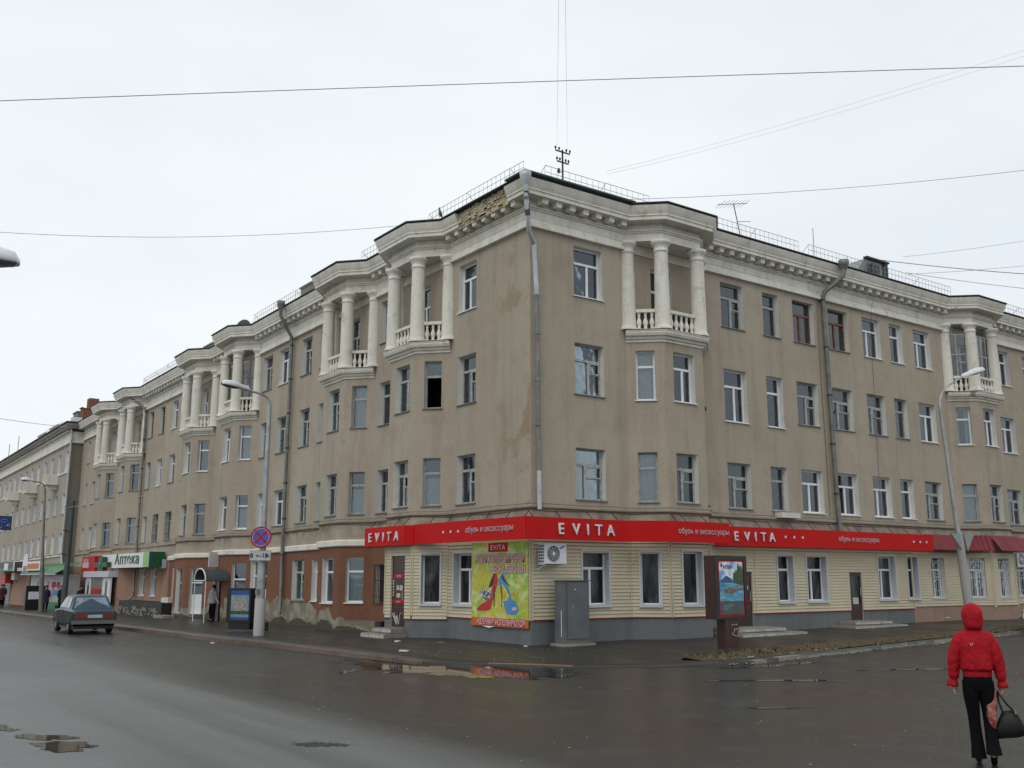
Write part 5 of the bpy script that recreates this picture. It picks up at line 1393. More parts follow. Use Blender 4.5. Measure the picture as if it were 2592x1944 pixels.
booth = thing('pharmacy_porch', 'small glazed porch with a grey fascia, red notice and white door under the pharmacy sign', 'porch', (-1, 43, 0))
m_ = MB(); m_.box(-1.35, -.02, 40.2, 46.4, 2.02, 2.38); m_.build('fascia', M['pvcgrey'], booth)
m_ = MB(); m_.box(-1.2, -.02, 40.3, 46.2, -.25, .35); m_.box(-1.2, -.02, 42.0, 44.9, .35, .9); m_.build('base', M['orange'] if False else M['pink'], booth)
for y in (40.25, 41.95, 44.95, 46.15):
    m_ = MB(); m_.box(-1.2, -1.1, y, y + .1, .2, 2.02); m_.build('post', M['white2'], booth)
m_ = MB(); m_.box(-1.18, -1.14, 42.05, 44.95, .9, 2.02); m_.build('pane', M['rockp'], booth)
m_ = MB(); m_.box(-1.22, -1.2, 42.4, 44.6, .75, 1.3); m_.build('notice', M['redp'], booth)
m_ = MB(); m_.box(-1.18, -1.12, 40.4, 41.9, .2, 2.0); dd_ = m_.build('door', M['white2'], booth); m_ = MB(); m_.box(-1.2, -1.185, 40.9, 41.4, .8, 1.8); m_.build('door_pane', M['carglass'], dd_)
m_ = MB(); m_.box(-1.18, -1.12, 45.1, 46.1, .3, 2.0); dd_ = m_.build('door', M['white2'], booth); m_ = MB(); m_.box(-1.2, -1.185, 45.35, 45.85, .7, 1.8); m_.build('door_pane', M['carglass'], dd_)
pit = thing('stair_pit_wall', 'low dark wall of rough stones around the basement stair under the pharmacy windows', 'wall', (-1, 34, -.1))
m_ = MB(); m_.box(-1.05, -.03, 30.4, 38.6, -.2, .70); m_.build('wall', M['iron'], pit)
rb = random.Random(8); cs = MB()
for k in range(90):
    y = rb.uniform(30.5, 38.4); z = rb.uniform(-.1, .35); s = rb.uniform(.05, .12)
    cs.box(-1.09 - rb.uniform(0, .03), -1.05, y, y + s * 1.8, z, z + s)
o = cs.build('stones', M['conc'], pit); o['kind'] = 'stuff'
m_ = MB(); m_.tube([(-1.1, 39.6, -.1), (-1.1, 39.6, .85), (-1.1, 38.7, .75)], .02, 5); m_.build('handrail', M['iron'], pit)
o = mbox(-1.5, -.9, 28.6, 30.2, -.12, .12).build('rubble_slab', M['conc']); tag(o, 'pale broken concrete slab lying on the pavement by the stair pit', 'slab')
o = mbox(-.55, -.03, 31.0, 32.2, -.1, .95).build('window_pit_box', M['reveal']); tag(o, 'peeling plaster window box standing on the pavement against the left facade', 'plinth')

kiosk = thing('kiosk', 'kiosk with red-lettered window posters under a green metal awning', 'kiosk', (-1.6, 53, 0))
m_ = MB(); m_.box(-1.9, -.82, 49.5, 60.2, -.45, 2.2); m_.build('body', M['plate'], kiosk)
KW = Wall((-1.9, 60.2), (-1.9, 49.5))
dec(kiosk, KW, 2.2, 10.5, -.3, .35, .015, 'greensign', 'panel', .01)
for k in range(9): dec(kiosk, KW, 2.4 + k * .9, 2.4 + k * .9 + .42, .75, 1.75, .015, 'pinkp' if k % 2 else 'redp2', 'window_poster', .008); dec(kiosk, KW, 2.95 + k * .9, 3.0 + k * .9, .4, 2.0, .02, 'white2', 'window_bar', .01)
put_text(kiosk, KW, 8.6, .03, 1.35, 'АПТЕКА', .45, 'redp', ext=.005, sx=1.4); dec(kiosk, KW, 7.8, 10.3, .8, 1.15, .02, 'bluep', 'window_poster', .01)
m_ = MB(); rows = []
for i in range(60):
    y = 49.0 + 12.2 * i / 59; rows.append([(-.9, y, 3.0), (-1.6, y, 2.75 + .03 * (i % 2)), (-2.5, y, 2.28 + .04 * (i % 2))])
m_.grid(rows, 0, False); m_.build('awning_sheet', M['awng'], kiosk)
m_ = MB(); m_.box(-2.52, -2.46, 49.0, 61.2, 2.18, 2.27); m_.build('awning_gutter', M['pipenew'], kiosk)
os_ = thing('orange_sign', 'white-framed orange sign above the left part of the green awning', 'sign', (-1.7, 57, 2.6))
m_ = MB(); m_.box(-2.4, -2.2, 54.3, 59.6, 2.5, 3.15); m_.build('case', M['white2'], os_); m_ = MB(); m_.box(-2.42, -2.401, 55.2, 59.3, 2.62, 3.0); m_.build('sign_face', M['orange'], os_)
ds = thing('round_top_sign', 'pale arch-topped sign board standing above the kiosk', 'sign', (-2.2, 60.5, 2.6))
m_ = MB(); pts = [(-2.3, 61.9, 2.45), (-2.3, 59.7, 2.45)] + [(-2.3, 60.8 + 1.0 * math.cos(math.pi * k / 10), 3.0 + .75 * math.sin(math.pi * k / 10)) for k in range(0, 11)][::-1][::-1]
m_.face([(-2.3, 61.9, 2.45)] + [(-2.3, 60.8 + 1.05 * math.cos(math.pi * k / 12), 3.0 + .75 * math.sin(math.pi * k / 12)) for k in range(13)] + [(-2.3, 59.7, 2.45)]); m_.face([(-2.2, 61.9, 2.45)] + [(-2.2, 60.8 + 1.05 * math.cos(math.pi * k / 12), 3.0 + .75 * math.sin(math.pi * k / 12)) for k in range(13)] + [(-2.2, 59.7, 2.45)]); m_.build('board', M['curtainw'], ds)
m_ = MB(); m_.box(-2.34, -2.31, 60.2, 61.3, 2.5, 2.85); m_.build('mark', M['forestp'], ds)
gs = thing('green_sign', 'grey and green shop sign board at the very left edge of the street', 'sign', (-1.6, 72, 2.6))
m_ = MB(); m_.box(-2.0, -.82, 66.8, 78, 2.5, 3.25); m_.build('case', M['darkpole'], gs); GW = Wall((-2.0, 78), (-2.0, 66.8)); dec(gs, GW, 0, 11.2, 2.5, 2.72, .015, 'greensign', 'green_stripe', .01)
for a in (1.0, 6.5): dec(gs, GW, a, a + 1.9, 2.6, 3.15, .03, 'curtainw', 'white_square', .01)
dec(gs, GW, 10.6, 11.2, 2.5, 3.25, .03, 'pvcgrey', 'white_square', .01)
o = mbox(-1.6, -1.1, 73.2, 75.6, 1.5, 2.3).build('red_wall_box', M['redp2']); tag(o, 'red advertising box hanging under the green and grey sign', 'sign')
o = mbox(-1.3, -.82, 70.7, 72.2, 1.8, 2.4).build('air_conditioner', M['acw']); tag(o, 'white air conditioner between the red box and the pink facade, far left', 'air conditioner')
m_ = MB(); m_.box(-.95, -.82, 66, 90, -1.2, 3.3); o = m_.build('shopfront', M['pink'], NB)
o = mbox(-1.9, -.9, 63.2, 66.2, 2.5, 2.75).build('pink_awning', M['pinkp']); tag(o, 'small rounded pink awning left of the arch-topped sign', 'awning')
o = mbox(-1.0, -.95, 74.0, 77.6, -.6, 1.9).build('shop_entrance', M['carglass'], NB)

# ------------------------------------------------------------------ street furniture
def lamp_head(parent, a, b, w0=.11, w1=.16, h=.12):
    """cobra head from a (arm end) to b (tip)"""
    a = Vector(a); b = Vector(b); d = (b - a).normalized(); s = d.cross(Vector((0, 0, 1))).normalized(); u = s.cross(d)
    L_ = (b - a).length; rows = []
    for f, wd, hh in ((0, .05, .05), (.06, .10, .09), (.38, .12, .10), (.42, .15, .12), (.7, .18, .13), (.93, .15, .10), (1, .06, .04)):
        c = a + d * (L_ * f); rows.append([c + s * wd * math.cos(q) + u * (hh * 1.6 * max(0, math.sin(q)) if math.sin(q) > 0 else .02 * math.sin(q)) for q in [6.283 * k / 16 for k in range(16)]])
    m_ = MB(); m_.grid(rows, 0, True, True); m_.face(rows[0]); m_.build('lamp_head', M['lampw'], parent)
    rows = []
    for f, wd, hh in ((.40, .10, .01), (.55, .14, .05), (.8, .14, .05), (.95, .10, .01)):
        c = a + d * (L_ * f) - u * .015; rows.append([c + s * wd * math.cos(q) - u * hh * abs(math.sin(q)) for q in [math.pi + math.pi * k / 8 for k in range(9)]])
    m_ = MB(); m_.grid(rows, 0, True); m_.build('lamp_glass', M['lens'], parent)
    m_ = MB(); m_.face([a + d * L_ * .05 + s * .1 - u * .012, a + d * L_ * .95 + s * .14 - u * .012, a + d * L_ * .95 - s * .14 - u * .012, a + d * L_ * .05 - s * .1 - u * .012]); m_.build('lamp_underside', M['lampd'], parent)
LP = thing('street_lamp', 'tall grey street lamp with a curved arm carrying the round no-stopping sign', 'street lamp', (-3.99, 9.79, .12), group='street lamps')
m_ = MB(); m_.lathe(-3.99, 9.79, [(.17, .06), (.155, 1.0), (.15, 1.6), (.14, 2.6), (.10, 3.1), (.085, 5.0), (.07, 7.9)], 14); m_.build('pole', M['galv'], LP)
m_ = MB(); m_.lathe(-3.99, 9.79, [(.182, .06), (.175, 1.3), (.16, 1.32)], 14); m_.build('base', M['concpole'], LP)
m_ = MB(); m_.tube([(-3.99, 9.79, 7.85), (-4.02, 9.78, 8.05), (-4.12, 9.78, 8.16), (-4.35, 9.76, 8.24), (-4.9, 9.75, 8.32)], [.07, .05, .042, .04, .035], 8); m_.build('arm', M['galv'], LP)
lamp_head(LP, (-4.75, 9.75, 8.30), (-5.75, 9.72, 8.42))
m_ = MB(); m_.box(-4.2, -4.1, 9.6, 9.75, 1.45, 1.62); m_.build('cable_box', M['tin'], LP)
LR = thing('street_lamp', 'leaning street lamp behind the person in red, in front of the tiled awning', 'street lamp', (18.55, -2.2, .3), group='street lamps')
m_ = MB(); m_.tube([(18.52, -2.2, .15), (18.30, -2.2, 2.2), (18.16, -2.2, 3.55)], [.17, .16, .14], 12); m_.build('base', M['concpole'], LR)
m_ = MB(); m_.tube([(18.16, -2.2, 3.5), (18.05, -2.2, 4.0), (17.62, -2.2, 8.2)], [.11, .075, .055], 10); m_.build('pole', M['galv'], LR)
m_ = MB(); m_.tube([(17.62, -2.2, 8.15), (17.66, -2.2, 8.6), (17.9, -2.2, 8.95), (18.4, -2.2, 9.25), (19.5, -2.2, 9.72)], [.055, .045, .04, .04, .035], 8); m_.build('arm', M['galv'], LR)
lamp_head(LR, (19.35, -2.2, 9.64), (20.95, -2.2, 10.12), .16, .2)
LF = thing('street_lamp', 'farthest street lamp, on the left pavement beside the dark advertising box', 'street lamp', (-3.4, 47.9, -.1), group='street lamps')
m_ = MB(); m_.tube([(-3.4, 47.9, -.2), (-3.55, 47.9, 2.5), (-3.62, 47.9, 4), (-3.8, 47.9, 7.7)], [.15, .14, .08, .06], 10); m_.build('pole', M['pipe'], LF)
m_ = MB(); m_.tube([(-3.8, 47.9, 7.65), (-3.9, 47.9, 7.95), (-4.1, 47.9, 8.08), (-4.6, 47.9, 8.15)], .04, 8); m_.build('arm', M['pipe'], LF)
lamp_head(LF, (-4.5, 47.9, 8.14), (-5.3, 47.9, 8.2))
LN = thing('street_lamp', 'lamp head reaching in at the left edge against the sky', 'street lamp', (-17.2, -9.6, 0), group='street lamps')
m_ = MB(); m_.tube([(-17.9, -8.9, 0), (-17.9, -8.9, 6.0)], [.11, .07], 10); m_.build('pole', M['galv'], LN)
m_ = MB(); m_.tube([(-17.9, -8.9, 5.95), (-17.8, -8.9, 6.1), (-17.4, -8.9, 6.15), (-15.9, -8.88, 6.02)], .03, 8); m_.build('arm', M['galv'], LN)
lamp_head(LN, (-15.95, -8.88, 5.99), (-14.97, -8.86, 6.01), .16, .2)
# dark tall pole
m_ = MB(); m_.tube([(-2.35, 46.6, -.2), (-2.33, 46.6, 3), (-2.30, 46.6, 6.9)], [.19, .17, .15], 12); dp = m_.build('steel_pole', M['darkpole']); tag(dp, 'thick dark steel pole with short hooks standing by the kiosk, cut off at the top', 'pole')
m_ = MB()
for z in (6.4, 4.9, 3.4): m_.tube([(-2.33, 46.5, z), (-2.8, 46.5, z + .1)], .03, 5)
m_.build('hooks', M['iron'], dp)
# no stopping sign and plate
SGW = Wall((-4.5, 9.79 + .42), (-3.7, 9.79 - .60)); sa = R_(-42)
ns = thing('road_sign', 'round blue and red no-stopping sign on the lamp post', 'road sign', (-4.13, 9.62, 3.45))
def disc(r0, r1, d, mat, name, n=28):
    m_ = MB(); rot = Matrix.Rotation(sa, 3, 'Z')
    def P(r, q): v = rot @ Vector((r * math.cos(q), -d, r * math.sin(q))); return (v.x - 4.13, v.y + 9.62, v.z + 3.33)
    if r0 == 0: m_.face([P(r1, 6.283 * k / n) for k in range(n)])
    else: m_.grid([[P(r0, 6.283 * k / n) for k in range(n)], [P(r1, 6.283 * k / n) for k in range(n)]], 0, False, True)
    return m_.build(name, M[mat], ns)
m_ = MB(); rot = Matrix.Rotation(sa, 3, 'Z'); rws = []
for dd2 in (0, .03): rws.append([tuple((rot @ Vector((.36 * math.cos(6.283 * k / 28), -dd2, .36 * math.sin(6.283 * k / 28)))) + Vector((-4.13, 9.62, 3.33))) for k in range(28)])
m_.grid(rws, 0, False, True); m_.face(rws[0]); m_.build('plate', M['greytri'], ns)
disc(0, .36, .031, 'blue', 'face'); disc(.30, .355, .034, 'redp', 'rim'); disc(.285, .30, .034, 'pinkp', 'rim_line')
m_ = MB()
for s in (1, -1):
    for hw, d_, mt in ((.035, .036 + (.002 if s > 0 else 0), 0),):
        q = []
        for a, b in ((-1, -1), (1, -1), (1, 1), (-1, 1)):
            X = a * .29; Y = b * hw; ang = R_(45) * s; x = X * math.cos(ang) - Y * math.sin(ang); z = X * math.sin(ang) + Y * math.cos(ang)
            v = rot @ Vector((x, -d_, z)); q.append((v.x - 4.13, v.y + 9.62, v.z + 3.33))
        m_.face(q)
m_.build('cross_bars', M['redp'], ns)
tp = thing('sign_plate', 'small grey plate reading 8.00-18.00 under the no-stopping sign', 'sign', (-4.13, 9.62, 2.75))
def TP(x, y, z): v = rot @ Vector((x, -y, z)); return (v.x - 4.13, v.y + 9.62, v.z + 2.72)
m_ = MB(); m_.box(-.37, .37, 0, .02, -.17, .17, T=TP); m_.build('plate', M['greytri'], tp); m_ = MB(); m_.box(-.35, .35, .021, .024, -.15, .15, T=TP); m_.build('face', M['plate'], tp)
me = text_me('8    -18', .21, M['black'], ext=.001, bold=.006); child('lettering', me, tp, TP(-.04, .028, -.07), sa); me = text_me('00        00', .11, M['black'], ext=.001, bold=.002); child('lettering', me, tp, TP(.09, .028, -.05), sa)
# backs of triangular signs
for lab, xx in (('left one of two triangular road signs seen from behind on the leaning lamp', 17.78), ('right one of two triangular road signs seen from behind on the leaning lamp', 18.72)):
    m_ = MB(); tri = [(xx - .42, 3.60), (xx + .42, 3.60), (xx, 2.92)]
    if xx < 18: tri = [(17.48, 3.58), (18.05, 3.58), (18.1, 3.0)]
    else: tri = [(18.30, 3.60), (19.02, 3.60), (18.50, 2.95)]
    m_.face([(x, -2.32, z) for x, z in tri]); m_.face([(x, -2.29, z) for x, z in tri])
    for a, b in zip(tri, tri[1:] + tri[:1]): m_.face([(a[0], -2.32, a[1]), (b[0], -2.32, b[1]), (b[0], -2.29, b[1]), (a[0], -2.29, a[1])])
    o = m_.build('road_sign', M['greytri']); tag(o, lab, 'road sign')
# citylight panel on left pavement
cl = thing('citylight', 'low black advertising lightbox with a picture of a pale building, on the left pavement', 'billboard', (-3.5, 13, .12))
CW = Wall((-3.85, 13.30), (-3.30, 12.42)); clT = lambda x, y, z: CW.P(x, y, z)
m_ = MB(); m_.box(0, CW.len, -.42, 0, .42, 1.62, T=clT); m_.build('case', M['black'], cl); m_ = MB(); m_.box(.08, CW.len - .05, -.38, -.05, .16, .42, T=clT); m_.build('foot', M['black'], cl)
dec(cl, CW, .19, CW.len - .06, .50, 1.54, .01, 'skydull', 'poster'); dec(cl, CW, .19, CW.len - .06, 1.38, 1.54, .014, 'bluemid', 'poster_band'); dec(cl, CW, .32, CW.len - .16, .80, 1.26, .014, 'picbeige', 'picture'); dec(cl, CW, .19, CW.len - .06, .70, .82, .017, 'forestp', 'picture'); dec(cl, CW, .19, CW.len - .06, .50, .60, .016, 'bluemid', 'poster_band')
o = mbox(-2.95, -2.75, 12.0, 12.2, .12, .42).build('shoe_scraper', M['iron']); tag(o, 'small dark bin-like stub beside the low black lightbox', 'bin')
cf = thing('citylight', 'dark advertising box with a white panel beside the farthest lamp', 'billboard', (-3.3, 52.6, -.15))
m_ = MB(); m_.box(-3.6, -2.4, 52.2, 52.7, -.2, 1.45); m_.build('case', M['black'], cf); m_ = MB(); m_.box(-3.45, -2.55, 52.17, 52.199, .55, 1.05); m_.build('panel', M['acw'], cf)

bbx = thing('hanging_banner', 'dark blue advertising banner with pale swirls hanging at the left edge', 'banner', (-10.1, 21.7, 3.8))
m_ = MB(); m_.box(-11.6, -9.82, 21.7, 21.76, 3.86, 4.42); m_.build('sheet', M['bluedark'], bbx)
for k, (cx, cz, r, mt) in enumerate(((-10.1, 4.22, .12, 'bluep'), (-10.05, 4.1, .16, 'blue'), (-9.93, 4.05, .06, 'lilac'), (-10.25, 3.93, .09, 'lilac'))):
    m_ = MB(); m_.tube([(cx + r * math.cos(q), 21.69, cz + r * .6 * math.sin(q)) for q in [.3 + 5.0 * i / 12 for i in range(13)]], .018, 5); m_.build('swirl', M[mt], bbx)
m_ = MB(); m_.tube([(-16, 21.9, 5.5), (-11.6, 21.75, 4.42), (-9.82, 21.7, 4.44), (0, 21.0, 6.4)], .010, 5); m_.build('cable', M['wirel'], bbx)

# ------------------------------------------------------------------ wires
def wire(pts, r, label, mat='wire', n=24, group='overhead wires'):
    # quadratic through three points or straight
    P = [Vector(p) for p in pts]; out_ = []
    for i in range(n + 1):
        f = i / n
        if len(P) == 2: q = P[0].lerp(P[1], f); q.z -= .25 * 4 * f * (1 - f) * .3
        else:
            a, m2, b = P; c = (m2 - (a + b) * .25) * 2; q = a * (1 - f) ** 2 + c * 2 * f * (1 - f) + b * f ** 2
        out_.append(q)
    m_ = MB(); m_.tube(out_, r, 5, caps=False); o = m_.build('overhead_wire', M[mat]); tag(o, label, 'wire', group)
def ext(a, b, f): a = Vector(a); b = Vector(b); return tuple(a + (b - a) * f)
wire([ext((-5.32, -6.48, 12.6), (-14.69, -2.84, 10.88), 1.5), (-5.32, -6.48, 12.60), ext((-5.32, -6.48, 12.6), (1.12, -14.26, 11.58), 1.5)], .009, 'thickest overhead wire, crossing the whole sky above the roof', 'wiremid', n=40)
wire([(-12.5, 22.5, 16.2), (-3.53, 20.23, 17.1), (5.5, 16.2, 18.45)], .013, 'thin wire in the left sky running behind the roof at the second balcony', 'wirel')
wire([(22, 22, 25.3), (31.95, 11.98, 25.11), (38.5, 1, 24.5)], .018, 'wire rising to the right edge behind the roof railing and aerial', 'wirel')
wire([(2.0, 1, 15.75), ext((1.98, .9, 15.6), (-8.29, -11.75, 10.8), -1.0) if False else (-7.4, -11.6, 14.0)], .006, 'left one of two faint wires climbing from the insulator mast', 'wirel') if False else None
wire([(1.86, 1.0, 15.78), (-8.29 * .98 - .1, -11.75, 10.84 + .0)], .0025, 'left one of the two faint wires climbing from the roof mast', 'wirel')
wire([(2.30, 1.0, 15.76), (-8.17, -11.85, 10.80)], .0025, 'right one of the two faint wires climbing from the roof mast', 'wirel')
wire([(2.88, -.25, 14.75), (14.65, 1.74, 20.5), (20.5, -6.9, 22.3)], .004, 'upper one of two faint wires rising from the corner roof to the right', 'wirel')
wire([(2.88, -.25, 14.65), (14.65, 1.84, 20.3), (20.5, -6.9, 22.05)], .004, 'lower one of two faint wires rising from the corner roof to the right', 'wirel')
wire([(20.5, 1.9, 15.75), (24.2, -4.4, 14.05)], .016, 'dark wire from the dormer down to the right edge')
wire([(21.3, .9, 14.98), (24.2, -4.6, 14.7)], .010, 'grey wire from the roof railing rising slightly to the right edge', 'wirel')
wire([(21.2, .98, 15.05), (24.2, -4.6, 13.3)], .013, 'lowest wire falling to the right edge beyond the dormer', 'wirel')
wire([(34.0, 9.0, 20.4), (37.6, 2.6, 20.5)], .012, 'faintest wire in the right sky above the dormer', 'wirel')
wire([(-9.5, 35, 10.3), (-1.06, 55.7, 12.98)], .016, 'grey wire in the far left sky ending at the neighbouring roof', 'wirel')

# ------------------------------------------------------------------ cars
def wheel(parent, x, y, r=.30, w_=.17):
    m_ = MB(); rows = [[(x + s * w_ / 2, y + rr * math.cos(6.283 * k / 20), r + rr * math.sin(6.283 * k / 20)) for k in range(20)] for s, rr in ((-1, r * .62), (-1, r * .94), (-.8, r), (.8, r), (1, r * .94), (1, r * .62))]
    m_.grid(rows, 0, True, True); return m_.mesh(M['rubber'], name='wheel'), (x, y)
def car(label, loc, rotz, paint, side, group=None):
    t = thing('car', label, 'car', loc, rotz, group)
    def part(name, mb, mat, par=None):
        o = bpy.data.objects.new(name, mb.mesh(M[mat], name=name)); col.objects.link(o); o.parent = par or t; return o
    # +y is forward; lengths 4.1 x 1.62 x 1.44
    st = [(-2.05, .74, .42, .80), (-2.02, .77, .36, .86), (-1.75, .80, .30, .885), (-1.0, .81, .27, .90), (0, .81, .26, .91), (1.0, .81, .27, .89), (1.9, .78, .30, .80), (2.02, .76, .36, .76), (2.05, .73, .42, .72)]
    m_ = MB(); rows = []
    for y, hw, zb, zt in st:
        rows.append([(-hw * .93, y, zb), (-hw, y, zb + .12), (-hw, y, (zb + zt) / 2 + .05), (-hw * .985, y, zt - .06), (-hw * .93, y, zt), (-hw * .5, y, zt + .012), (0, y, zt + .016), (hw * .5, y, zt + .012), (hw * .93, y, zt), (hw * .985, y, zt - .06), (hw, y, (zb + zt) / 2 + .05), (hw, y, zb + .12), (hw * .93, y, zb)])
    m_.grid(rows, 0, False); m_.face(rows[0]); m_.face(rows[-1])
    # paint above, darker lower sides
    for i in range(len(m_.f)):
        zc = sum(m_.v[j][2] for j in m_.f[i]) / len(m_.f[i]); xc = abs(sum(m_.v[j][0] for j in m_.f[i]) / len(m_.f[i]))
        if zc < .78 and xc > .6: m_.m[i] = 1
    o = bpy.data.objects.new('body', m_.mesh([M[paint], M[side]], name='body')); col.objects.link(o); o.parent = t
    m_ = MB(); cab_ = [(-1.50, .72, .88), (-1.12, .60, 1.35), (-1.02, .575, 1.385), (-.3, .58, 1.415), (.35, .57, 1.385), (.42, .565, 1.36), (1.0, .70, .90)]
    rows = [[(-.745, y, .885), (-hw, y, z), (-hw * .8, y, z + .022), (0, y, z + .034), (hw * .8, y, z + .022), (hw, y, z), (.745, y, .885)] for y, hw, z in cab_]
    m_.grid(rows, 0, False); part('cabin', m_, paint)
    def quad(name, pts, mat): q = MB(); q.face(pts); return part(name, q, mat)
    quad('rear_window', [(-.62, -1.455, .955), (.62, -1.455, .955), (.52, -1.165, 1.33), (-.52, -1.165, 1.33)], 'rearglass')
    quad('windscreen', [(-.62, .975, .95), (.62, .975, .95), (.52, .475, 1.34), (-.52, .475, 1.34)], 'carglass')
    for s in (-1, 1):
        quad('side_window', [(s * .742, -1.12, .95), (s * .742, -.35, .95), (s * .615, -.38, 1.33), (s * .63, -.98, 1.32)], 'carglass')
        quad('side_window', [(s * .742, -.28, .95), (s * .742, .80, .95), (s * .615, .36, 1.33), (s * .615, -.30, 1.33)], 'carglass')
        q = MB(); q.box(s * .46 - .20, s * .46 + .20, -2.075, -2.045, .58, .74); part('tail_light', q, 'taillight')
        q = MB(); q.box(s * .52 - .17, s * .52 + .17, 2.045, 2.075, .50, .68); part('headlight', q, 'letter')
        q = MB(); q.box(s * .82, s * .95, .72, .80, .90, 1.0); part('mirror', q, 'black')
        q = MB(); q.box(s * .812 - .004, s * .812 + .004, -.32, -.31, .42, .88); q.box(s * .812 - .004, s * .812 + .004, .78, .79, .4, .88); part('door_seam', q, 'black')
    q = MB(); q.box(-.80, .80, -2.17, -2.05, .38, .50); part('rear_bumper', q, 'chrome')
    q = MB(); q.box(-.80, .80, 2.05, 2.17, .38, .50); part('front_bumper', q, 'chrome')
    q = MB(); q.box(-.26, .26, -2.066, -2.05, .60, .71); part('number_plate', q, 'plate')
    q = MB(); q.box(-.34, .34, 2.05, 2.066, .50, .68); part('grille', q, 'black')
    q = MB(); q.box(-.72, .72, -1.9, 1.9, .19, .30); part('underbody', q, 'black')
    for s in (-1, 1):
        for y in (-1.22, 1.25):
            me, _ = wheel(t, s * .70, y); wo = bpy.data.objects.new('wheel', me); col.objects.link(wo); wo.parent = t
            q = MB(); r = .18; q.grid([[(s * .70 + s * .087, y + rr * math.cos(6.283 * k / 16), .30 + rr * math.sin(6.283 * k / 16)) for k in range(16)] for rr in (r, r * .5, .02)], 0, False, True)
            rm = bpy.data.objects.new('rim', q.mesh(M['chrome'], name='rim')); col.objects.link(rm); rm.parent = wo
            q = MB(); q.grid([[(s * .812, y + .36 * math.cos(math.pi * k / 12), .27 + .36 * math.sin(math.pi * k / 12)) for k in range(13)], [(s * .812, y + .30 * math.cos(math.pi * k / 12), .27 + .30 * math.sin(math.pi * k / 12)) for k in range(13)]], 0, False); part('wheel_arch', q, 'black')
    return t
car('old boxy blue-grey saloon car driving away on the left street', (-7.35, 19.3, H(-7, 19) + .01), R_(-2), 'carblue', 'carside')
car('pale old saloon car whose front just enters at the right edge', (18.65, -5.9, H(17, -5) + .01), R_(88), 'carwhite', 'carside')

# ------------------------------------------------------------------ people
def skinmesh(verts, edges, radii, mat, sub=2, root=0, name='body', smooth=True):
    me = bpy.data.meshes.new(name); me.from_pydata([tuple(v) for v in verts], edges, [])
    o = bpy.data.objects.new('tmp', me); col.objects.link(o)
    mod_ = o.modifiers.new('s', 'SKIN'); mod_.use_smooth_shade = True
    sv = me.skin_vertices[0].data
    for i, r in enumerate(radii):
        sv[i].radius = (r, r) if not isinstance(r, tuple) else r
        sv[i].use_root = (i == root)
    m2 = o.modifiers.new('u', 'SUBSURF'); m2.levels = sub; m2.render_levels = sub
    dg = bpy.context.evaluated_depsgraph_get(); dg.update()
    res = bpy.data.meshes.new_from_object(o.evaluated_get(dg)); bpy.data.objects.remove(o)
    res.materials.clear(); res.materials.append(mat); res.name = name
    for p in res.polygons: p.use_smooth = True
    return res
def loft(secs, mat, n=24, name='loft', caps=True, wrinkle=0, seed=0):
    """secs: (cx,cy,z,rx,ry[,p]) superellipse rings"""
    m_ = MB(); rows = []; rn = random.Random(seed); ph = [rn.uniform(0, 6) for _ in range(8)]
    for si, s in enumerate(secs):
        cx, cy, z, rx, ry = s[:5]; r = []
        for k in range(n):
            q = 6.28318 * k / n; c, d = math.cos(q), math.sin(q); e = 2 / (s[5] if len(s) > 5 else 2.4)
            wv = 1 + wrinkle * (math.sin(3 * q + z * 23 + ph[0]) + .7 * math.sin(7 * q - z * 31 + ph[1]) + .5 * math.sin(z * 60 + 2 * q + ph[2]))
            r.append((cx + rx * wv * math.copysign(abs(c) ** e, c), cy + ry * wv * math.copysign(abs(d) ** e, d), z))
        rows.append(r)
    m_.grid(rows, 0, True, True)
    if caps: m_.face(rows[0][::-1]); m_.face(rows[-1])
    return m_.mesh(mat, name=name)
def dense(secs, k=5):
    out_ = []
    n = len(secs)
    for i in range(n - 1):
        p0 = secs[max(0, i - 1)]; p1 = secs[i]; p2 = secs[i + 1]; p3 = secs[min(n - 1, i + 2)]
        for j in range(k):
            t = j / k; out_.append(tuple(.5 * ((2 * b) + (-a + c) * t + (2 * a - 5 * b + 4 * c - d) * t * t + (-a + 3 * b - 3 * c + d) * t ** 3) for a, b, c, d in zip(p0, p1, p2, p3)))
    out_.append(secs[-1]); return out_
def lchild(parent, name, me, loc=(0, 0, 0)):
    o = bpy.data.objects.new(name, me); col.objects.link(o); o.parent = parent; o.location = loc; return o
# the woman in red: local +y is her walking direction, +x her right
P1 = thing('person', 'person in hooded red jacket and black trousers walking away with bags', 'person', (-6.16, -16.46, 0), R_(-57))
P1.scale = (.86, .9, 1)
# body: one continuous figure (mostly under clothes)
bv = [(0, 0, .92), (0, 0, 1.1), (0, .0, 1.32), (0, .01, 1.46), (0, .03, 1.56), (0, .045, 1.63),
      (.17, -.01, 1.36), (.235, -.03, 1.12), (.265, .0, .88), (-.17, -.01, 1.36), (-.235, -.02, 1.12), (-.265, .03, .88),
      (.085, .0, .84), (.09, .02, .50), (.105, -.13, .16), (.105, -.10, .09), (-.085, 0, .84), (-.075, .03, .48), (-.055, .04, .12), (-.055, .10, .06)]
be = [(0, 1), (1, 2), (2, 3), (3, 4), (4, 5), (2, 6), (6, 7), (7, 8), (2, 9), (9, 10), (10, 11), (0, 12), (12, 13), (13, 14), (14, 15), (0, 16), (16, 17), (17, 18), (18, 19)]
br = [.12, .105, .12, .055, .075, .085, .05, .04, .028, .05, .04, .028, .075, .05, .033, .03, .075, .05, .033, .03]
body = lchild(P1, 'body', skinmesh(bv, be, br, M['skin'], 2, 0, 'body'))
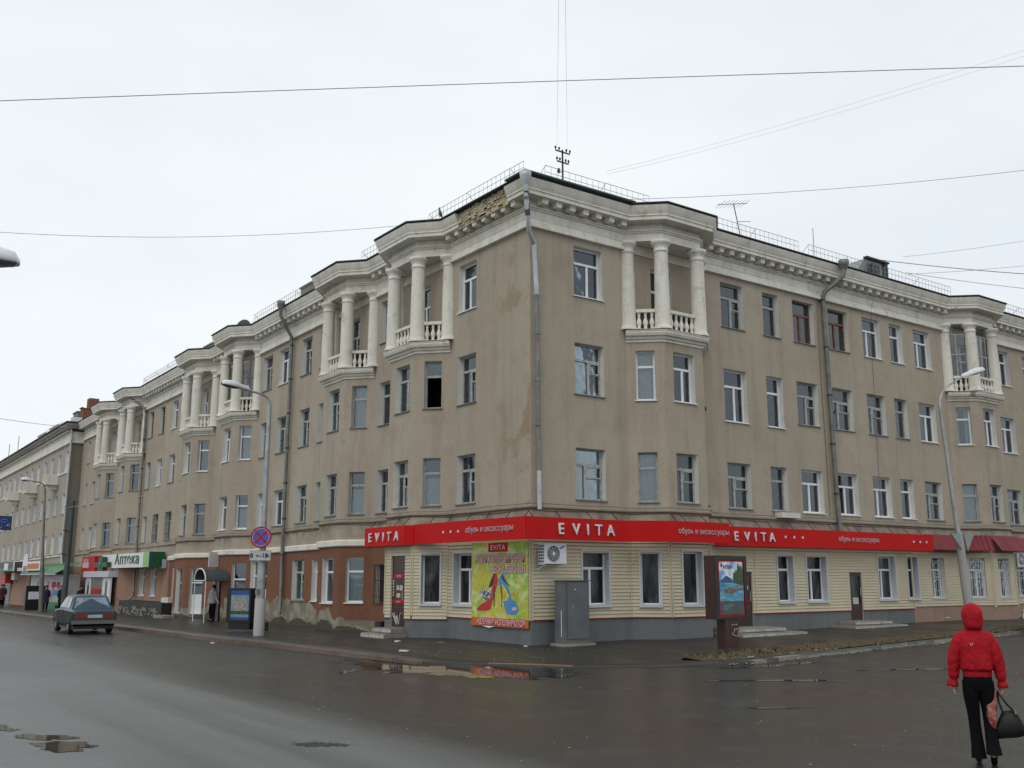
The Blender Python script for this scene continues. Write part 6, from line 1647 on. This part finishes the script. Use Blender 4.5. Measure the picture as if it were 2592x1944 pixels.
# hands: palm, four fingers, thumb
def hand(side, wrist, curl, par):
    s = side; vs = []; es = []; rs = []
    def add(p, r, link_=None):
        vs.append((wrist[0] + p[0] * s, wrist[1] + p[1], wrist[2] + p[2])); rs.append(r)
        if link_ is not None: es.append((link_, len(vs) - 1))
        return len(vs) - 1
    a = add((0, 0, 0), .024); b = add((0, .0, -.045), .030, a); c = add((0, 0, -.085), .028, b)
    for k, l in enumerate((.062, .072, .068, .054)):
        y = .030 - k * .020
        f = add((0, y, -.095), .010, c); g = add((-.012 * curl, y, -.095 - l * .5), .009, f); h = add((-.045 * curl, y, -.095 - l * .8), .008, g); add((-.07 * curl, y, -.095 - l * .55 - l * .3 * (1 - curl)), .007, h)
    t1 = add((-.008, .034, -.035), .012, b); t2 = add((-.02, .050, -.068), .010, t1); add((-.034, .045, -.095), .009, t2)
    lchild(par, 'hand', skinmesh(vs, es, rs, M['skin'], 1, 0, 'hand'))
hand(1, (.275, .02, .87), 1.0, body); hand(-1, (-.285, .03, .86), .4, body)
# face
head = loft(dense([(0, .045, 1.475, .045, .05), (0, .055, 1.50, .06, .07), (0, .05, 1.55, .073, .088), (0, .045, 1.60, .078, .095), (0, .04, 1.65, .072, .088), (0, .04, 1.69, .03, .04)], 3), M['skin'], 18, 'head'); hd = lchild(body, 'head', head)
m_ = MB(); m_.box(-.011, .011, .135, .163, 1.545, 1.585); lchild(body, 'nose', m_.mesh(M['skin'], name='nose'))
m_ = MB(); m_.box(-.024, .024, .128, .134, 1.518, 1.526); lchild(body, 'mouth', m_.mesh(M['redp2'], name='mouth'))
m_ = MB()
for s in (-1, 1): m_.box(s * .03 - .012, s * .03 + .012, .128, .136, 1.592, 1.603)
lchild(body, 'eyes', m_.mesh(M['black'], name='eyes'))
m_ = MB(); rws = [[(.06 * q * math.cos(a), .10 + .055 * math.sin(a) * q, 1.66 + h2) for a in [6.283 * k / 12 for k in range(12)]] for q, h2 in ((1, 0), (.8, .03), (.1, .045))]; m_.grid(rws, 0, True, True); lchild(body, 'hair', m_.mesh(M['hair'], name='hair'))
# jacket: torso loft plus sleeves
jk = lchild(P1, 'jacket', loft(dense([(0, -.005, .925, .168, .118), (0, -.005, .96, .172, .122), (0, -.005, .985, .175, .125), (0, -.01, 1.01, .200, .148), (.0, -.012, 1.08, .205, .152), (0, -.012, 1.18, .208, .150), (0, -.012, 1.28, .213, .146), (0, -.01, 1.34, .205, .132), (0, -.005, 1.39, .170, .112), (0, .0, 1.43, .115, .095), (0, .01, 1.47, .085, .085)], 6), M['jacket'], 40, 'jacket', wrinkle=.006, seed=2))
def sleeve(s, pts, par):
    rows = []; P = [Vector(p[:3]) for p in pts]; m_ = MB(); n = 20; prev = None
    pts2 = dense([tuple(p) for p in pts], 7); P = [Vector(p[:3]) for p in pts2]
    for i, p in enumerate(P):
        t = (P[min(i + 1, len(P) - 1)] - P[max(0, i - 1)]).normalized(); a = Vector((0, 1, 0)); u = t.cross(a).normalized(); v = u.cross(t).normalized(); r = pts2[i][3]
        rows.append([p + (u * math.cos(q) + v * math.sin(q) * 1.1) * r * (1 + .035 * math.sin(i * 1.1 + 2 * q) + .02 * math.sin(i * 2.3 - 3 * q)) for q in [6.283 * k / n for k in range(n)]])
    m_.grid(rows, 0, True, True); m_.face(rows[-1]); m_.face(rows[0]); lchild(par, 'sleeve', m_.mesh(M['jacket'], name='sleeve'))
sleeve(1, [(.10, -.01, 1.375, .05), (.155, -.012, 1.335, .078), (.213, -.02, 1.24, .082), (.252, -.03, 1.12, .076), (.265, -.02, 1.02, .072), (.278, .0, .93, .066), (.282, .01, .905, .045), (.283, .012, .875, .050), (.288, .014, .835, .066), (.288, .014, .81, .06)], jk)
sleeve(-1, [(-.10, -.01, 1.375, .05), (-.155, -.012, 1.335, .078), (-.215, -.02, 1.24, .082), (-.26, -.02, 1.12, .076), (-.272, .0, 1.02, .072), (-.280, .02, .925, .066), (-.285, .025, .90, .045), (-.29, .028, .87, .055), (-.30, .03, .83, .072), (-.302, .03, .81, .064)], jk)
m_ = MB(); m_.tube([(.0 + .016 * math.cos(q) - .045, -.163, 1.285 + .018 * math.sin(q)) for q in [2.6 + 4.2 * k / 8 for k in range(9)]], .003, 5); lchild(jk, 'logo', m_.mesh(M['letter'], name='logo'))
# hem band
# hood
m_ = MB(); rows = []
hs = dense([(0, -.055, 1.435, .098, .07), (0, -.05, 1.47, .112, .105), (.0, -.035, 1.53, .124, .132), (.0, -.03, 1.60, .124, .138), (0, -.02, 1.66, .108, .125), (0, -.0, 1.70, .075, .09), (0, .01, 1.716, .02, .03)], 5)
lchild(P1, 'hood', loft(hs, M['jacket'], 32, 'hood', wrinkle=.010, seed=5))
m_ = MB(); m_.tube([(.112 * math.cos(q), .085 + .02 * math.sin(q * 2), 1.585 + .115 * math.sin(q)) for q in [-.9 + 5.0 * k / 20 for k in range(21)]], .018, 6); lchild(jk, 'hood_rim', m_.mesh(M['jacket'], name='hood_rim'))
# trousers
def leg(pts, name): return loft(dense([(a, b, c, d * 1.17, e * 1.12) for a, b, c, d, e in pts], 5), M['trouser'], 20, name, wrinkle=.012, seed=len(pts))
tr = lchild(P1, 'trousers', loft(dense([(0, 0, 1.0, .155, .105), (0, -.005, .93, .168, .118), (0, -.01, .86, .172, .125), (0, -.005, .80, .165, .115), (0, 0, .77, .14, .10)], 4), M['trouser'], 24, 'trousers'))
lchild(tr, 'trouser_leg', leg([(-.085, 0, .88, .085, .105), (-.088, .0, .76, .086, .10), (-.085, .01, .62, .072, .085), (-.078, .02, .48, .062, .072), (-.07, .02, .32, .062, .070), (-.062, .01, .18, .068, .078), (-.058, .0, .07, .078, .092)], 'trouser_leg'))
lchild(tr, 'trouser_leg', leg([(.085, 0, .88, .085, .105), (.090, .01, .76, .085, .10), (.095, .03, .62, .072, .085), (.098, .03, .50, .063, .074), (.10, -.03, .36, .062, .072), (.105, -.10, .23, .068, .078), (.112, -.15, .13, .078, .086)], 'trouser_leg'))
def shoe(x, y, z, pitch_, nm='shoe'):
    m_ = MB(); rows = []
    for s, wd, h0, h1 in ((-.11, .02, .07, .12), (-.095, .034, .055, .14), (-.03, .036, .04, .12), (.05, .042, .01, .075), (.10, .040, 0, .06), (.135, .022, 0, .035), (.145, .008, .003, .015)):
        rows.append([(wd * math.cos(q), s, (h0 + h1) / 2 + (h1 - h0) / 2 * math.sin(q)) for q in [6.283 * k / 12 for k in range(12)]])
    m_.grid(rows, 0, True, True); m_.face(rows[0]); m_.tube([(0, -.098, .075), (0, -.094, 0)], [.014, .008], 6)
    c, s_ = math.cos(pitch_), math.sin(pitch_); m_.v = [(a + x, b * c - d * s_ + y, b * s_ + d * c + z) for a, b, d in m_.v]
    lchild(P1, nm, m_.mesh(M['shoe'], name=nm))
shoe(-.056, .03, .0, 0); shoe(.112, -.10, .065, R_(-38))
# bags held in the right hand
hb = thing('handbag', 'black leather handbag with long handles held by the person in red', 'bag', (-6.22, -16.42, .33), R_(-57))
def hp(mb, name, mat): o = bpy.data.objects.new(name, mb.mesh(M[mat], name=name)); col.objects.link(o); o.parent = hb; return o
m_ = MB(); rows = []
for z, w_, d in ((-.05, .13, .06), (-.02, .150, .075), (.04, .150, .08), (.11, .125, .075), (.17, .095, .05), (.215, .07, .025), (.225, .06, .015)):
    rows.append([(.345 + w_ * math.copysign(abs(math.cos(q)) ** .6, math.cos(q)), .02 + d * math.copysign(abs(math.sin(q)) ** .6, math.sin(q)), z + .02 + (math.cos(q) * w_) * .18) for q in [6.283 * k / 28 for k in range(28)]])
m_.grid(rows, 0, True, True); m_.face(rows[0]); m_.face(rows[-1]); hp(m_, 'bag_body', 'shoe')
for y in (-.03, .06):
    m_ = MB(); m_.tube([(.29, y, .22), (.255, y * .6, .34), (.245, .01, .46), (.265, y * .6, .42), (.33, y, .32), (.40, y, .24)], .011, 6); hp(m_, 'handle', 'shoe')
m_ = MB(); m_.tube([(.40, -.05, .27), (.41, -.055, .22)], .016, 6); hp(m_, 'buckle', 'pipe')
pb = thing('carrier_bag', 'crumpled brown and red patterned carrier bag hanging beside the black handbag', 'bag', (-6.22, -16.42, .33), R_(-57))
def bagmat():
    m, t, p = newmat('patterned plastic bag'); n = noise(t, pos(t, obj=True), 16, 3, .6, 1.0)
    t.links.new(mix(t, ramp(t, n, .45, .55), (.22, .03, .03), (.30, .16, .10)), p.inputs['Base Color']); p.inputs['Roughness'].default_value = .35; return m
M['bag'] = bagmat()
m_ = loft(dense([(.185, -.03, .06, .02, .015), (.18, -.03, .14, .045, .03), (.175, -.02, .23, .052, .035), (.185, -.01, .31, .05, .03), (.21, .0, .37, .03, .02), (.24, .01, .46, .012, .01)], 5), M['bag'], 18, 'bag_body', wrinkle=.05, seed=3)
o = bpy.data.objects.new('bag_body', m_); col.objects.link(o); o.parent = pb

# far pedestrians: one continuous clothed figure each with head, coat, trousers
def walker(label, loc, rotz, coat, pants, h=1.72, arm=0, long_=False, pose=0):
    t = thing('person', label, 'person', loc, rotz); k = h / 1.72
    v = [(0, 0, .92), (0, 0, 1.15), (0, 0, 1.38), (0, 0, 1.5), (0, .01, 1.60), (0, .01, 1.66), (.17, 0, 1.36), (.23, .02, 1.1), (.22, .1 + arm * .2, .88 + arm * .1), (.22, .13 + arm * .25, .80 + arm * .12), (-.17, 0, 1.36), (-.23, .0, 1.1), (-.23 - pose * .22, .06, .90 + pose * .02), (-.23 - pose * .32, .08, .82 + pose * .03), (.09, 0, .85), (.10, .03, .47), (.10, -.04, .08), (.10, .08, .04), (-.09, 0, .85), (-.10, .02, .47), (-.10, .06, .08), (-.10, .17, .04)]
    e = [(0, 1), (1, 2), (2, 3), (3, 4), (4, 5), (2, 6), (6, 7), (7, 8), (8, 9), (2, 10), (10, 11), (11, 12), (12, 13), (0, 14), (14, 15), (15, 16), (16, 17), (0, 18), (18, 19), (19, 20), (20, 21)]
    r = [.14, .14, .15, .06, .09, .085, .07, .055, .04, .035, .07, .055, .04, .035, .09, .065, .05, .04, .09, .065, .05, .04]
    v = [(a * k, b * k, c * k) for a, b, c in v]; o = lchild(t, 'body', skinmesh(v, e, r, M['skin'], 1, 0))
    secs = [(0, 0, (.55 if long_ else .86) * k, .21, .16), (0, 0, 1.0 * k, .20, .15), (0, 0, 1.2 * k, .20, .155), (0, 0, 1.36 * k, .21, .15), (0, 0, 1.46 * k, .12, .10), (0, 0, 1.50 * k, .07, .07)]
    ct = lchild(t, 'coat', loft(dense(secs, 3), M[coat], 16, 'coat', wrinkle=.02))
    for s, a in ((1, (8, 9)), (-1, (12, 13))):
        pts = [v[6 if s > 0 else 10], v[7 if s > 0 else 11], v[a[0]]]; m_ = MB(); m_.tube(pts, [.085, .07, .055], 10); lchild(ct, 'sleeve', m_.mesh(M[coat], name='sleeve'))
    tm = MB()
    for b in ((14, 15, 16), (18, 19, 20)): tm.tube([v[i] for i in b], [.10, .08, .065], 10)
    lchild(t, 'trousers', tm.mesh(M[pants], name='trousers'))
    hm = loft([(0, -.015, 1.56 * k, .085, .09), (0, -.02, 1.64 * k, .10, .105), (0, -.01, 1.70 * k, .09, .095), (0, 0, 1.745 * k, .03, .03)], M['hair'], 12, 'hair'); lchild(t, 'hair', hm)
    m_ = MB()
    for b in (17, 21): m_.box(v[b][0] - .045, v[b][0] + .045, v[b][1] - .17, v[b][1] + .08, 0, .07)
    lchild(t, 'shoes', m_.mesh(M['shoe'], name='shoes'))
    return t
M['coatpurple'] = plain('dark maroon coat', (.06, .012, .025), .8); M['coatblack'] = plain('black coat', (.012, .013, .016), .8); M['coatviolet'] = plain('dark violet coat', (.025, .012, .045), .8)
M['shirt'] = plain('grey checked shirt', (.30, .29, .32), .8, var=.5, scale=30)
walker('standing person in black in front of the kiosk posters', (-2.05, 48.8, -.14), R_(180), 'coatblack', 'trouser', 1.62, long_=True)
walker('person in a dark violet coat half hidden behind the farthest lamp', (-2.9, 49.3, -.14), R_(160), 'coatviolet', 'trouser', 1.62, long_=True)
walker('broad person in black standing behind the blue-grey car', (-1.35, 46.6, -.13), R_(180), 'coatblack', 'trouser', 1.62)
walker('person in a dark maroon coat at the very left edge of the pavement', (-3.5, 62.2, -.2), R_(170), 'coatpurple', 'trouser', 1.68, long_=True)
walker('person in dark clothes walking beside the one in maroon', (-2.7, 66.5, -.22), R_(150), 'coatblack', 'trouser', 1.68)
walker('woman in grey checked shirt in the dark doorway under the barrel canopy', (-.98, 22.95, .04), R_(110), 'shirt', 'trouser', 1.62, pose=1)

# litter
for lab, x, y, z, s in (('white paper scrap lying on the pavement near the left kerb end', -3.9, .25, .14, .11), ('white paper cup at the foot of the building corner', -.45, -.35, .16, .05), ('pale brick fragment on the pavement below the poster', -2.2, 3.6, .15, .10), ('brownish brick fragment right of the pale one below the poster', -1.5, 2.3, .15, .10), ('small white scrap on the pavement right of the broken steps', 19.0, -1.0, .33, .07), ('tiny yellow and white litter in the gutter of the left street', -5.95, 8.6, .01, .06)):
    m_ = MB(); m_.box(-s, s, -s * .6, s * .6, 0, s * .5 if s < .06 else .035); o = link('litter', m_.mesh(M['litter'] if 'brown' not in lab else M['rust'], name='litter'), None, (x, y, z + H(x, y)), random.uniform(0, 3)); tag(o, lab, 'litter')
m_ = MB(); m_.face([(-.05, 8.0, .14), (-.05, 7.92, .55), (-.3, 7.75, .16)]); m_.box(-.75, -.3, 7.35, 7.75, .14, .55); o = m_.build('coal_chute', M['black']); tag(o, 'dark sloping cellar hatch left of the corner shop steps', 'hatch')
